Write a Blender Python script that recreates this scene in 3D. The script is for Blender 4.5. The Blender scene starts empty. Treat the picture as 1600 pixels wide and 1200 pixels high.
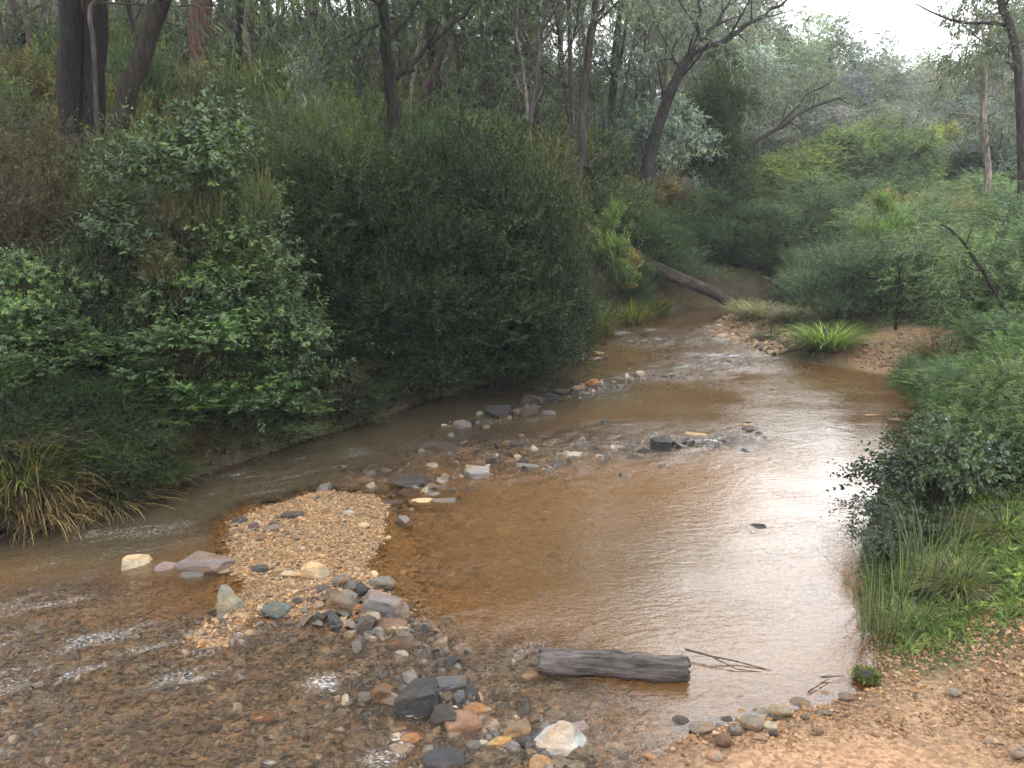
import bpy, bmesh, math, random
import numpy as np
from mathutils import Vector, Matrix

random.seed(11)
rng = np.random.default_rng(11)
scene = bpy.context.scene
COL = scene.collection

# ------------------------------------------------------------------ camera
F, CAM_H = 1293.0, 3.0
PITCH = math.atan(300.0 / F)
CP, SP = math.cos(PITCH), math.sin(PITCH)

def ray(u, v):
    a, b = (u - 800.0) / F, -(v - 600.0) / F
    return np.array([a, CP + b * SP, -SP + b * CP])

def on_plane(u, v, z=0.0):
    d = ray(u, v)
    t = (z - CAM_H) / d[2]
    return np.array([0, 0, CAM_H]) + d * t

def at_depth(u, v, y):
    d = ray(u, v)
    return np.array([0, 0, CAM_H]) + d * (y / d[1])

# ------------------------------------------------------------------ noise
def _hash(ix, iy, iz, seed):
    h = (ix.astype(np.int64) * 374761393 + iy.astype(np.int64) * 668265263 + iz.astype(np.int64) * 2147483647 + seed * 1274126177) & 0xffffffff
    h = ((h ^ (h >> 13)) * 1274126177) & 0xffffffff
    h = ((h ^ (h >> 16)) * 2246822519) & 0xffffffff
    return ((h ^ (h >> 15)) & 0xffff) / 65535.0

def _hash2(ix, iy, seed):
    h = ix * np.uint32(374761393) + iy * np.uint32(668265263) + np.uint32((seed * 1274126177) & 0xffffffff)
    h = (h ^ (h >> np.uint32(13))) * np.uint32(1274126177)
    h = (h ^ (h >> np.uint32(16))) * np.uint32(2246822519)
    return ((h ^ (h >> np.uint32(15))) & np.uint32(0xffff)) * np.float32(1 / 65535)

def vnoise(x, y, z=0.0, seed=0):
    if np.isscalar(z) or np.ndim(z) == 0:
        x = np.asarray(x, float); y = np.asarray(y, float)
        fx, fy = np.floor(x), np.floor(y); tx, ty = x - fx, y - fy
        tx = tx * tx * (3 - 2 * tx); ty = ty * ty * (3 - 2 * ty)
        ix, iy = fx.astype(np.int64).astype(np.uint32), fy.astype(np.int64).astype(np.uint32); o = np.uint32(1)
        a, b, c, d = _hash2(ix, iy, seed), _hash2(ix + o, iy, seed), _hash2(ix, iy + o, seed), _hash2(ix + o, iy + o, seed)
        return ((a + (b - a) * tx) * (1 - ty) + (c + (d - c) * tx) * ty) * 2 - 1
    x = np.asarray(x, float); y = np.asarray(y, float); z = np.zeros_like(x) + z
    fx, fy, fz = np.floor(x), np.floor(y), np.floor(z)
    tx, ty, tz = x - fx, y - fy, z - fz
    tx = tx * tx * (3 - 2 * tx); ty = ty * ty * (3 - 2 * ty); tz = tz * tz * (3 - 2 * tz)
    r = 0
    for dx in (0, 1):
        for dy in (0, 1):
            for dz in (0, 1):
                w = (tx if dx else 1 - tx) * (ty if dy else 1 - ty) * (tz if dz else 1 - tz)
                r = r + w * _hash(fx + dx, fy + dy, fz + dz, seed)
    return r * 2 - 1

def fbm(x, y, z=0.0, seed=0, oct=4, lac=2.03, gain=0.5):
    a, s, n = 1.0, 0.0, 0.0
    x = np.asarray(x, float); y = np.asarray(y, float)
    for o in range(oct):
        s = s + a * vnoise(x, y, z, seed + o * 17); n += a
        x, y, z, a = x * lac, y * lac, z * lac, a * gain
    return s / n

def sstep(a, b, x):
    t = np.clip((x - a) / (b - a), 0, 1)
    return t * t * (3 - 2 * t)

# ------------------------------------------------------------------ mesh helpers
def make_mesh(name, V, quads=None, tris=None, smooth=True, mat=None, fattr=None, fcol=None, pattr=None, pcol=None):
    V = np.asarray(V, np.float32)
    me = bpy.data.meshes.new(name)
    nq = 0 if quads is None else len(quads)
    nt = 0 if tris is None else len(tris)
    me.vertices.add(len(V)); me.vertices.foreach_set('co', V.ravel())
    idx, start, tot = [], [], []
    if nq:
        idx.append(np.asarray(quads, np.int32).ravel()); tot.append(np.full(nq, 4, np.int32))
    if nt:
        idx.append(np.asarray(tris, np.int32).ravel()); tot.append(np.full(nt, 3, np.int32))
    idx = np.concatenate(idx); tot = np.concatenate(tot)
    start = np.concatenate(([0], np.cumsum(tot)[:-1])).astype(np.int32)
    me.loops.add(len(idx)); me.loops.foreach_set('vertex_index', idx)
    me.polygons.add(len(tot)); me.polygons.foreach_set('loop_start', start); me.polygons.foreach_set('loop_total', tot)
    me.polygons.foreach_set('use_smooth', np.full(len(tot), smooth, bool))
    for dom, d in (('FACE', fattr), ('POINT', pattr)):
        for k, a in (d or {}).items():
            at = me.attributes.new(k, 'FLOAT', dom); at.data.foreach_set('value', np.asarray(a, np.float32).ravel())
    for dom, c in (('FACE', fcol), ('POINT', pcol)):
        if c is not None:
            c = np.asarray(c, np.float32)
            if c.shape[1] == 3: c = np.concatenate([c, np.ones((len(c), 1), np.float32)], 1)
            at = me.attributes.new('Col', 'FLOAT_COLOR', dom); at.data.foreach_set('color', c.ravel())
    me.update(calc_edges=True)
    if mat: me.materials.append(mat)
    return me

def link(name, data, parent=None, loc=None, color=None):
    o = bpy.data.objects.new(name, data); COL.objects.link(o)
    if parent: o.parent = parent
    if loc is not None: o.location = loc
    if color is not None: o.color = (*color[:3], color[3] if len(color) > 3 else 1.0)
    return o

def tag(o, label=None, cat=None, group=None, kind=None):
    if label: o['label'] = label
    if cat: o['category'] = cat
    if group: o['group'] = group
    if kind: o['kind'] = kind
    return o

def norm(a):
    return a / np.maximum(np.linalg.norm(a, axis=-1, keepdims=True), 1e-9)

class Tubes:
    def __init__(s): s.V, s.Q, s.n = [], [], 0
    def add(s, pts, rad, k=6, cap=True):
        pts = np.asarray(pts, float); rad = np.asarray(rad, float)
        T = norm(np.gradient(pts, axis=0))
        m = np.abs(T.mean(0)); ref = np.zeros(3); ref[int(np.argmin(m))] = 1
        U = norm(np.cross(T, ref)); W = np.cross(T, U)
        a = np.linspace(0, 2 * np.pi, k, endpoint=False)
        R = pts[:, None] + rad[:, None, None] * (np.cos(a)[None, :, None] * U[:, None] + np.sin(a)[None, :, None] * W[:, None])
        n = len(pts)
        i = np.arange(n - 1)[:, None] * k; j = np.arange(k)[None]; j2 = (j + 1) % k
        q = np.stack([i + j, i + j2, i + k + j2, i + k + j], -1).reshape(-1, 4) + s.n
        s.V.append(R.reshape(-1, 3)); s.Q.append(q); s.n += n * k
    def mesh(s, name, mat):
        return make_mesh(name, np.concatenate(s.V), np.concatenate(s.Q), mat=mat)

def perp(D, phi):
    ref = np.where(np.abs(D[:, 2:3]) < 0.9, np.array([[0, 0, 1.0]]), np.array([[1.0, 0, 0]]))
    U = norm(np.cross(D, ref)); W = np.cross(D, U)
    return U * np.cos(phi)[:, None] + W * np.sin(phi)[:, None]

class Leaves:
    """rhombus or folded oval leaves gathered into one foliage mesh"""
    def __init__(s): s.V, s.Q, s.R, s.n = [], [], [], 0
    def leaf(s, P, D, Wd, ll, lw, rnd, oval=False):
        n = len(P); ll = ll[:, None]; lw = lw[:, None]
        if not oval:
            V = np.stack([P, P + D * ll * .45 + Wd * lw * .5, P + D * ll, P + D * ll * .45 - Wd * lw * .5], 1)
            s.V.append(V.reshape(-1, 3)); s.Q.append(np.arange(4 * n).reshape(n, 4) + s.n); s.n += 4 * n
            s.R.append(rnd)
        else:
            N = np.cross(D, Wd)
            up = N * lw * .16
            tip = P + D * ll - N * ll * .12
            a = P + D * ll * .3; b = P + D * ll * .68
            V = np.stack([P, a + Wd * lw * .5 + up, b + Wd * lw * .4 + up, tip, b - Wd * lw * .4 + up, a - Wd * lw * .5 + up], 1)
            s.V.append(V.reshape(-1, 3))
            base = np.arange(n)[:, None] * 6 + s.n
            q = np.concatenate([base + np.array([[0, 1, 2, 3]]), base + np.array([[0, 3, 4, 5]])], 1).reshape(-1, 4)
            s.Q.append(q); s.n += 6 * n
            s.R.append(np.repeat(rnd, 2))
    def shoots(s, P, D, n, L, ll, lw, ang=0.8, droop=0.2, hang=0.0, jit=0.25, oval=False, flat=False, lo=0.12, rg=rng, tone=None):
        S = len(P)
        D = norm(np.asarray(D, float)); L = np.broadcast_to(np.asarray(L, float), (S,))
        t = (np.linspace(lo, 1, n)[None] + rg.uniform(-.5, .5, (S, n)) * (.8 / n)).clip(0.02, 1)
        g = np.array([0, 0, -1.0])
        pos = P[:, None] + D[:, None] * (L[:, None] * t)[..., None] + g * (droop * L[:, None] * t * t)[..., None]
        tan = norm(D[:, None] + g * (2 * droop * t)[..., None])
        pos = pos.reshape(-1, 3); tan = tan.reshape(-1, 3); M = len(pos)
        if flat:
            phi = np.tile(np.arange(n) % 2 * np.pi, S) + rg.normal(0, .15, M)
        else:
            phi = np.tile(np.arange(n) * 2.4, S) + np.repeat(rg.uniform(0, 6.28, S), n) + rg.normal(0, .4, M)
        A = ang * (1 + rg.normal(0, .2, M))
        side = perp(tan, phi)
        ld = norm(tan * np.cos(A)[:, None] + side * np.sin(A)[:, None] + g * hang + rg.normal(0, jit, (M, 3)))
        wd = norm(np.cross(ld, tan) + rg.normal(0, jit, (M, 3)) + 1e-5)
        wd = norm(wd - ld * (wd * ld).sum(1, keepdims=True))
        sc = rg.uniform(.65, 1.25, M)
        if tone is None: tone = rg.uniform(0, 1, S)
        rnd = np.repeat(tone * .42 + rg.uniform(0, 1, S) * .22, n) + rg.uniform(0, 1, M) * .22 + (t.ravel() - .3) * .22   # shoot tips carry the young, paler leaves
        rnd = rnd.clip(0, 1)
        s.leaf(pos, ld, wd, ll * sc, lw * sc, rnd, oval)
    def mesh(s, name, mat, smooth=False):
        return make_mesh(name, np.concatenate(s.V), np.concatenate(s.Q), smooth=smooth, mat=mat, fattr={'rnd': np.concatenate(s.R)})

def rand_dir(n, rg=rng):
    return norm(rg.normal(0, 1, (n, 3)))

# ------------------------------------------------------------------ materials
def new_mat(name):
    m = bpy.data.materials.new(name); m.use_nodes = True
    nt = m.node_tree; nt.nodes.clear()
    return m, nt, nt.nodes, nt.links

def nd(ns, t, **kw):
    n = ns.new(t)
    for k, v in kw.items():
        if k in ('operation', 'blend_type', 'data_type', 'attribute_name', 'noise_dimensions', 'feature', 'distance', 'use_clamp', 'clamp_factor', 'musgrave_dimensions', 'vector_type'):
            setattr(n, k, v)
        else:
            n.inputs[k].default_value = v
    return n

def math_(ns, ln, op, a, b=None, c=None, clamp=False):
    n = ns.new('ShaderNodeMath'); n.operation = op; n.use_clamp = clamp
    for i, x in enumerate((a, b, c)):
        if x is None: continue
        if isinstance(x, (int, float)): n.inputs[i].default_value = x
        else: ln.new(x, n.inputs[i])
    return n.outputs[0]

def mixc(ns, ln, fac, a, b, blend='MIX'):
    n = ns.new('ShaderNodeMix'); n.data_type = 'RGBA'; n.blend_type = blend
    for i, x in ((0, fac), (6, a), (7, b)):
        if isinstance(x, (int, float)): n.inputs[i].default_value = x
        elif isinstance(x, tuple): n.inputs[i].default_value = (*x[:3], 1)
        else: ln.new(x, n.inputs[i])
    return n.outputs[2]

def ramp(ns, ln, fac, stops):
    n = ns.new('ShaderNodeValToRGB'); e = n.color_ramp.elements
    e[0].position, e[0].color = stops[0][0], (*stops[0][1], 1)
    e[1].position, e[1].color = stops[-1][0], (*stops[-1][1], 1)
    for p, c in stops[1:-1]:
        x = e.new(p); x.color = (*c, 1)
    ln.new(fac, n.inputs[0])
    return n.outputs[0]

def leaf_material(name, rough, spec, transl):
    m, nt, ns, ln = new_mat(name)
    out = ns.new('ShaderNodeOutputMaterial')
    oi = ns.new('ShaderNodeObjectInfo')
    at = nd(ns, 'ShaderNodeAttribute', attribute_name='rnd')
    f = math_(ns, ln, 'MULTIPLY_ADD', at.outputs['Fac'], 1.7, .2)
    f = math_(ns, ln, 'MULTIPLY', f, math_(ns, ln, 'MULTIPLY_ADD', oi.outputs['Random'], .3, .85))
    sc = ns.new('ShaderNodeVectorMath'); sc.operation = 'SCALE'
    ln.new(oi.outputs['Color'], sc.inputs[0]); ln.new(f, sc.inputs['Scale'])
    yel = math_(ns, ln, 'MULTIPLY_ADD', at.outputs['Fac'], 3.5, -2.0, clamp=True)
    yel = math_(ns, ln, 'MULTIPLY', yel, .9)
    tinted = mixc(ns, ln, 1.0, sc.outputs[0], (1.6, 1.5, .9), 'MULTIPLY')
    col = mixc(ns, ln, yel, sc.outputs[0], tinted)
    bs = nd(ns, 'ShaderNodeBsdfPrincipled', Roughness=rough)
    bs.inputs['Specular IOR Level'].default_value = spec
    ln.new(col, bs.inputs['Base Color'])
    tr = ns.new('ShaderNodeBsdfTranslucent')
    tc = mixc(ns, ln, 1.0, col, (1.25, 1.3, .7), 'MULTIPLY'); ln.new(tc, tr.inputs[0])
    mx = ns.new('ShaderNodeMixShader'); mx.inputs[0].default_value = transl
    ln.new(bs.outputs[0], mx.inputs[1]); ln.new(tr.outputs[0], mx.inputs[2]); ln.new(mx.outputs[0], out.inputs[0])
    return m

LEAF = leaf_material('leaf_matte', .55, .35, .3)
GLOSSLEAF = leaf_material('leaf_glossy', .33, .5, .22)

def bark_material(name):
    m, nt, ns, ln = new_mat(name)
    out = ns.new('ShaderNodeOutputMaterial')
    oi = ns.new('ShaderNodeObjectInfo')
    tc = ns.new('ShaderNodeTexCoord')
    mp = ns.new('ShaderNodeMapping'); mp.inputs['Scale'].default_value = (1, 1, .16)
    ln.new(tc.outputs['Object'], mp.inputs[0])
    n1 = nd(ns, 'ShaderNodeTexNoise', Scale=22.0, Detail=6.0, Roughness=.65); ln.new(mp.outputs[0], n1.inputs['Vector'])
    n2 = nd(ns, 'ShaderNodeTexNoise', Scale=2.2, Detail=3.0); ln.new(tc.outputs['Object'], n2.inputs['Vector'])
    f = math_(ns, ln, 'MAXIMUM', math_(ns, ln, 'MULTIPLY_ADD', n1.outputs[0], 4.2, -1.15), .12)
    f = math_(ns, ln, 'MULTIPLY', f, math_(ns, ln, 'MULTIPLY_ADD', n2.outputs[0], 1.0, .5))
    sc = ns.new('ShaderNodeVectorMath'); sc.operation = 'SCALE'
    ln.new(oi.outputs['Color'], sc.inputs[0]); ln.new(f, sc.inputs['Scale'])
    bs = nd(ns, 'ShaderNodeBsdfPrincipled', Roughness=.85)
    bs.inputs['Specular IOR Level'].default_value = .25
    ln.new(sc.outputs[0], bs.inputs['Base Color'])
    bp = nd(ns, 'ShaderNodeBump', Strength=1.0, Distance=.06); ln.new(n1.outputs[0], bp.inputs['Height']); ln.new(bp.outputs[0], bs.inputs['Normal'])
    ln.new(bs.outputs[0], out.inputs[0])
    return m
BARK = bark_material('bark')

def rock_material(name, rough):
    m, nt, ns, ln = new_mat(name)
    out = ns.new('ShaderNodeOutputMaterial')
    oi = ns.new('ShaderNodeObjectInfo')
    tc = ns.new('ShaderNodeTexCoord')
    mp = ns.new('ShaderNodeMapping'); ln.new(tc.outputs['Object'], mp.inputs[0])
    ad = ns.new('ShaderNodeVectorMath'); ad.operation = 'SCALE'; ad.inputs[0].default_value = (37, 11, 23); ln.new(oi.outputs['Random'], ad.inputs['Scale'])
    ln.new(ad.outputs[0], mp.inputs['Location'])
    n1 = nd(ns, 'ShaderNodeTexNoise', Scale=3.0, Detail=8.0, Roughness=.65); ln.new(mp.outputs[0], n1.inputs['Vector'])
    n2 = nd(ns, 'ShaderNodeTexNoise', Scale=26.0, Detail=4.0, Roughness=.7); ln.new(mp.outputs[0], n2.inputs['Vector'])
    wv = nd(ns, 'ShaderNodeTexNoise', Scale=1.2, Detail=2.0); ln.new(mp.outputs[0], wv.inputs['Vector'])
    f = math_(ns, ln, 'MULTIPLY_ADD', n1.outputs[0], 2.0, -.05)
    f = math_(ns, ln, 'MULTIPLY', f, math_(ns, ln, 'MULTIPLY_ADD', n2.outputs[0], 1.1, .45))
    sc = ns.new('ShaderNodeVectorMath'); sc.operation = 'SCALE'
    ln.new(oi.outputs['Color'], sc.inputs[0]); ln.new(f, sc.inputs['Scale'])
    rust = mixc(ns, ln, 1.0, sc.outputs[0], (1.45, .92, .55), 'MULTIPLY')
    col = mixc(ns, ln, math_(ns, ln, 'MULTIPLY_ADD', wv.outputs[0], 3.5, -1.6, clamp=True), sc.outputs[0], rust)
    bs = nd(ns, 'ShaderNodeBsdfPrincipled', Roughness=rough)
    ln.new(col, bs.inputs['Base Color'])
    h = math_(ns, ln, 'ADD', n1.outputs[0], math_(ns, ln, 'MULTIPLY', n2.outputs[0], .35))
    bp = nd(ns, 'ShaderNodeBump', Strength=.8, Distance=.08); ln.new(h, bp.inputs['Height']); ln.new(bp.outputs[0], bs.inputs['Normal'])
    ln.new(bs.outputs[0], out.inputs[0])
    return m
ROCK = rock_material('dry_rock', .8)
WETROCK = rock_material('wet_rock', .28)

def attr_material(name, rough, bump_scale, bump_dist, var=.8):
    m, nt, ns, ln = new_mat(name)
    out = ns.new('ShaderNodeOutputMaterial')
    at = nd(ns, 'ShaderNodeAttribute', attribute_name='Col')
    tc = ns.new('ShaderNodeTexCoord')
    n1 = nd(ns, 'ShaderNodeTexNoise', Scale=bump_scale, Detail=7.0, Roughness=.7); ln.new(tc.outputs['Object'], n1.inputs['Vector'])
    n2 = nd(ns, 'ShaderNodeTexVoronoi', Scale=bump_scale * 1.4); ln.new(tc.outputs['Object'], n2.inputs['Vector'])
    n3 = nd(ns, 'ShaderNodeTexNoise', Scale=1.6, Detail=4.0, Roughness=.6); ln.new(tc.outputs['Object'], n3.inputs['Vector'])
    f = math_(ns, ln, 'MULTIPLY_ADD', n1.outputs[0], var * 2, 1 - var)
    f = math_(ns, ln, 'MULTIPLY', f, math_(ns, ln, 'MULTIPLY_ADD', n3.outputs[0], .9, .55))
    sep = nd(ns, 'ShaderNodeSeparateColor'); ln.new(n2.outputs['Color'], sep.inputs[0])
    f = math_(ns, ln, 'MULTIPLY', f, math_(ns, ln, 'MULTIPLY_ADD', sep.outputs[0], var * .8, 1 - var * .4))
    sc = ns.new('ShaderNodeVectorMath'); sc.operation = 'SCALE'
    ln.new(at.outputs['Color'], sc.inputs[0]); ln.new(f, sc.inputs['Scale'])
    bs = nd(ns, 'ShaderNodeBsdfPrincipled', Roughness=rough)
    bs.inputs['Specular IOR Level'].default_value = .3
    ln.new(sc.outputs[0], bs.inputs['Base Color'])
    h = math_(ns, ln, 'SUBTRACT', n1.outputs[0], n2.outputs['Distance'])
    bp = nd(ns, 'ShaderNodeBump', Strength=.7, Distance=bump_dist); ln.new(h, bp.inputs['Height']); ln.new(bp.outputs[0], bs.inputs['Normal'])
    ln.new(bs.outputs[0], out.inputs[0])
    return m
GROUND = attr_material('ground', .9, 28.0, .03)
GRAVEL = attr_material('gravel', .75, 60.0, .004, .35)
WETGRAVEL = attr_material('wet_gravel', .3, 40.0, .006, .45)

# ------------------------------------------------------------------ terrain
def px_line(pts): return [tuple(on_plane(u, v)[:2]) for u, v in pts]
LEFT = np.array([(-60, -6), (-25, 1.0), (-14, 4.0), (-8, 5.8)] + px_line([(-40, 838), (60, 822), (150, 800), (250, 768), (330, 738), (420, 707), (520, 677), (600, 652), (690, 620), (760, 602), (830, 590), (872, 560), (905, 525), (960, 505), (1010, 494), (1065, 484), (1135, 478)]) + [(9, 24.3), (20, 26.5), (60, 30)])
RIGHT = np.array([(-60, -14), (-25, -4.5), (-10, -.6), (-3, 1.7), (-.6, 2.75), (.2, 3.3)] + px_line([(995, 1200), (1030, 1165), (1090, 1138), (1180, 1122), (1260, 1106), (1330, 1084), (1378, 1068), (1368, 1030), (1345, 960), (1340, 880), (1355, 800), (1385, 730), (1425, 680), (1440, 645), (1425, 615), (1400, 592), (1335, 577), (1262, 567), (1205, 553), (1165, 530), (1125, 508), (1150, 492)]) + [(10, 22.2), (20, 24), (60, 27)])
BAR = np.array(px_line([(352, 815), (420, 788), (500, 769), (585, 774), (606, 792), (590, 845), (568, 888), (608, 912), (640, 955), (600, 985), (520, 970), (440, 962), (400, 972), (330, 1010), (300, 1000), (372, 935), (378, 872)]))

def line_dist(X, Y, poly):
    d = np.full(X.shape, 1e9)
    for (ax, ay), (bx, by) in zip(poly[:-1], poly[1:]):
        vx, vy = bx - ax, by - ay
        t = np.clip(((X - ax) * vx + (Y - ay) * vy) / (vx * vx + vy * vy), 0, 1)
        d = np.minimum(d, np.hypot(X - ax - t * vx, Y - ay - t * vy))
    return d

def inside(X, Y, poly):
    r = np.zeros(X.shape, bool)
    n = len(poly)
    for i in range(n):
        ax, ay = poly[i]; bx, by = poly[(i + 1) % n]
        if ay == by: continue
        c = ((ay > Y) != (by > Y)) & (X < (bx - ax) * (Y - ay) / (by - ay) + ax)
        r ^= c
    return r
WPOLY = np.concatenate([LEFT, RIGHT[::-1]])
BARC = np.concatenate([BAR, BAR[:1]])

def blob(X, Y, u, v, ru, rv):
    """soft elliptical patch of the creek, given about a point of the water surface"""
    c = on_plane(u, v); e = on_plane(u + ru, v); f = on_plane(u, v - rv)
    rx = abs(e[0] - c[0]); ry = abs(f[1] - c[1])
    return np.exp(-(((X - c[0]) / rx) ** 2 + ((Y - c[1]) / ry) ** 2))

def riffle(X, Y):
    """0..1: where the creek runs fast and shallow over stones"""
    r = sstep(5.75, 4.9, Y + .1 * X) * sstep(1.1, .1, X)
    for a in ((300, 1080, 330, 110), (720, 1090, 110, 70), (760, 700, 190, 42), (940, 690, 160, 28), (590, 735, 120, 35),
              (1010, 530, 110, 14), (1130, 520, 60, 14), (1150, 562, 120, 14), (1040, 585, 80, 10), (100, 930, 170, 60), (1120, 690, 90, 14)):
        r = np.maximum(r, blob(X, Y, *a))
    return r

def terrain(X, Y):
    X = np.asarray(X, float); Y = np.asarray(Y, float)
    dl, dr = line_dist(X, Y, LEFT), line_dist(X, Y, RIGHT)
    wat = inside(X, Y, WPOLY)
    d = np.minimum(dl, dr) + .10 * fbm(X * 1.3, Y * 1.3, seed=5) * (np.minimum(dl, dr) > 0.02)
    d = np.maximum(d, 0)
    az = X / np.maximum(Y, 3.0)
    s = 1 - .66 * sstep(-.15, .45, az)
    zl = np.interp(d, [0, .12, .5, 1.2, 3, 6, 14, 30, 80, 220], [0, .12, .45, .8, 1.25, 1.9, 4.6, 9.5, 21, 27])
    zl = np.where(d > 2, 1.02 + (zl - 1.02) * s, zl)
    zr = np.interp(d, [0, .3, 1.0, 2.5, 6, 15, 40, 220], [0, .07, .26, .55, .9, 1.6, 3.4, 14])
    beach = sstep(5.1, 4.2, Y) * (dr <= dl)
    zb = np.interp(d, [0, .5, 1.5, 4, 10, 220], [0, .05, .22, 1.4, 2.0, 14])
    zr = zr * (1 - beach) + zb * beach
    z = np.where(dl < dr, zl, zr)
    rough = np.clip(d, 0, 1.5) * .10 * fbm(X * .8, Y * .8, seed=2, oct=5) + np.clip(d - 3, 0, 12) * .07 * fbm(X * .12, Y * .12, seed=9)
    z = z + rough + .012 * fbm(X * 6, Y * 6, seed=3, oct=3) * (d < 5)
    z = z - .16 * np.clip(fbm(X * 2.0, Y * 2.0, seed=14, oct=3) + .25, 0, 1) * np.exp(-d / .35) * (dl < dr)
    rif = riffle(X, Y)
    dep = np.minimum(.38, .34 * d ** .8 + .01)
    shallow = .055 + .02 * fbm(X * 3, Y * 3, seed=8)
    dep = dep * (1 - rif) + np.minimum(dep, shallow) * rif
    db = line_dist(X, Y, BARC); inb = inside(X, Y, BAR)
    ed = np.where(inb, db, -db) + .13 * fbm(X * 2.2, Y * 2.2, seed=21, oct=5)
    barz = np.interp(ed, [-2.2, -1.0, -.35, 0, .25, .8], [-.40, -.24, -.10, .0, .05, .10])
    zb = np.maximum(-dep, barz) + .012 * fbm(X * 7, Y * 7, seed=4, oct=3)
    z = np.where(wat, zb, z)
    return z, wat, d, dl < dr, ed, rif, beach

def ground_z(x, y):
    i = min(max(int(np.searchsorted(gx, x)) - 1, 0), len(gx) - 2); j = min(max(int(np.searchsorted(gy, y)) - 1, 0), len(gy) - 2)
    a = (x - gx[i]) / (gx[i + 1] - gx[i]); b = (y - gy[j]) / (gy[j + 1] - gy[j])
    return float((Z[j, i] * (1 - a) + Z[j, i + 1] * a) * (1 - b) + (Z[j + 1, i] * (1 - a) + Z[j + 1, i + 1] * a) * b)
def heights(X, Y):
    i = np.clip(np.searchsorted(gx, X) - 1, 0, len(gx) - 2); j = np.clip(np.searchsorted(gy, Y) - 1, 0, len(gy) - 2)
    a = (X - gx[i]) / (gx[i + 1] - gx[i]); b = (Y - gy[j]) / (gy[j + 1] - gy[j])
    return (Z[j, i] * (1 - a) + Z[j, i + 1] * a) * (1 - b) + (Z[j + 1, i] * (1 - a) + Z[j + 1, i + 1] * a) * b

def at(u, y):
    """the point of the ground in picture column u, y metres ahead"""
    z = 0.5
    for _ in range(4):
        x = (u - 800) / F * (y * CP + (CAM_H - z) * SP)
        z = ground_z(x, y)
    return np.array([x, y, z])

def axis(a, b, step, lo, hi, g):
    c = list(np.arange(a, b, step)); s = step
    x = c[-1]
    while x < hi: s *= g; x += s; c.append(x)
    x = c[0]; s = step
    while x > lo: s *= g; x -= s; c.insert(0, x)
    return np.array(c)
gx = axis(-7.5, 7.6, .055, -330, 330, 1.07); gy = axis(2.2, 25, .055, -200, 420, 1.07)
GX, GY = np.meshgrid(gx, gy)
Z, wat, dsh, isl, ed, rif, beach = terrain(GX, GY)
def grid_quads(ny, nx):
    i = np.arange(ny - 1)[:, None] * nx; j = np.arange(nx - 1)[None]
    return np.stack([i + j, i + j + 1, i + nx + j + 1, i + nx + j], -1).reshape(-1, 4)
c_bed = np.array([.27, .14, .058]); c_riff = np.array([.30, .20, .13]); c_bar = np.array([.31, .20, .115]); c_beach = np.array([.30, .185, .108])
c_soil = np.array([.055, .04, .026]); c_litter = np.array([.11, .075, .04]); c_green = np.array([.055, .075, .022])
def mixv(a, b, t): return a * (1 - t[..., None]) + b * t[..., None]
nz = fbm(GX * 1.1, GY * 1.1, seed=31)
colr = mixv(np.broadcast_to(c_bed, GX.shape + (3,)), c_riff, rif)
colr = mixv(colr, np.array([.075, .052, .03]), sstep(1.0, .1, dsh) * isl)
colr = mixv(colr, c_bar, sstep(-.35, .05, ed))
land = mixv(np.broadcast_to(c_soil, GX.shape + (3,)), c_litter, sstep(-.2, .5, nz))
land = mixv(land, c_green, sstep(.0, .5, fbm(GX * .5, GY * .5, seed=37)) * .7)
landr = mixv(land, c_green, np.full(GX.shape, .6))
sand = np.maximum(beach, np.exp(-((GX - 7.2) / 1.25) ** 2 - ((GY - 14.5) / 1.1) ** 2 ) * 1.5).clip(0, 1)
sand = np.maximum(sand, np.exp(-((GX - 4.9) / .8) ** 2 - ((GY - 18.3) / 1.6) ** 2) * 1.4).clip(0, 1)
landr = mixv(landr, c_beach, sstep(.25, .7, sand + nz * .15))
wetedge = sstep(.35, .02, dsh)
landr = mixv(landr, c_beach * .62, wetedge * (beach > .3))
colr = np.where(wat[..., None], colr, np.where(isl[..., None], land, landr))
mud = np.exp(-((GX - 1.85) / .55) ** 2 - ((GY - 3.85) / .16) ** 2) * (~wat)
colr = mixv(colr, np.array([.36, .21, .12]), mud.clip(0, 1))
gm = make_mesh('ground', np.stack([GX, GY, Z], -1).reshape(-1, 3), grid_quads(len(gy), len(gx)), mat=GROUND, pcol=colr.reshape(-1, 3))
tag(link('ground', gm), kind='structure')
HAZE, SUN_EL, SUN_AZ, SUN_STR, SKY_STR, EXPO = .0011, 32, 16, .5, .10, 1.85
CLOUD, CLOUD_V = .8, 9.0
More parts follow.
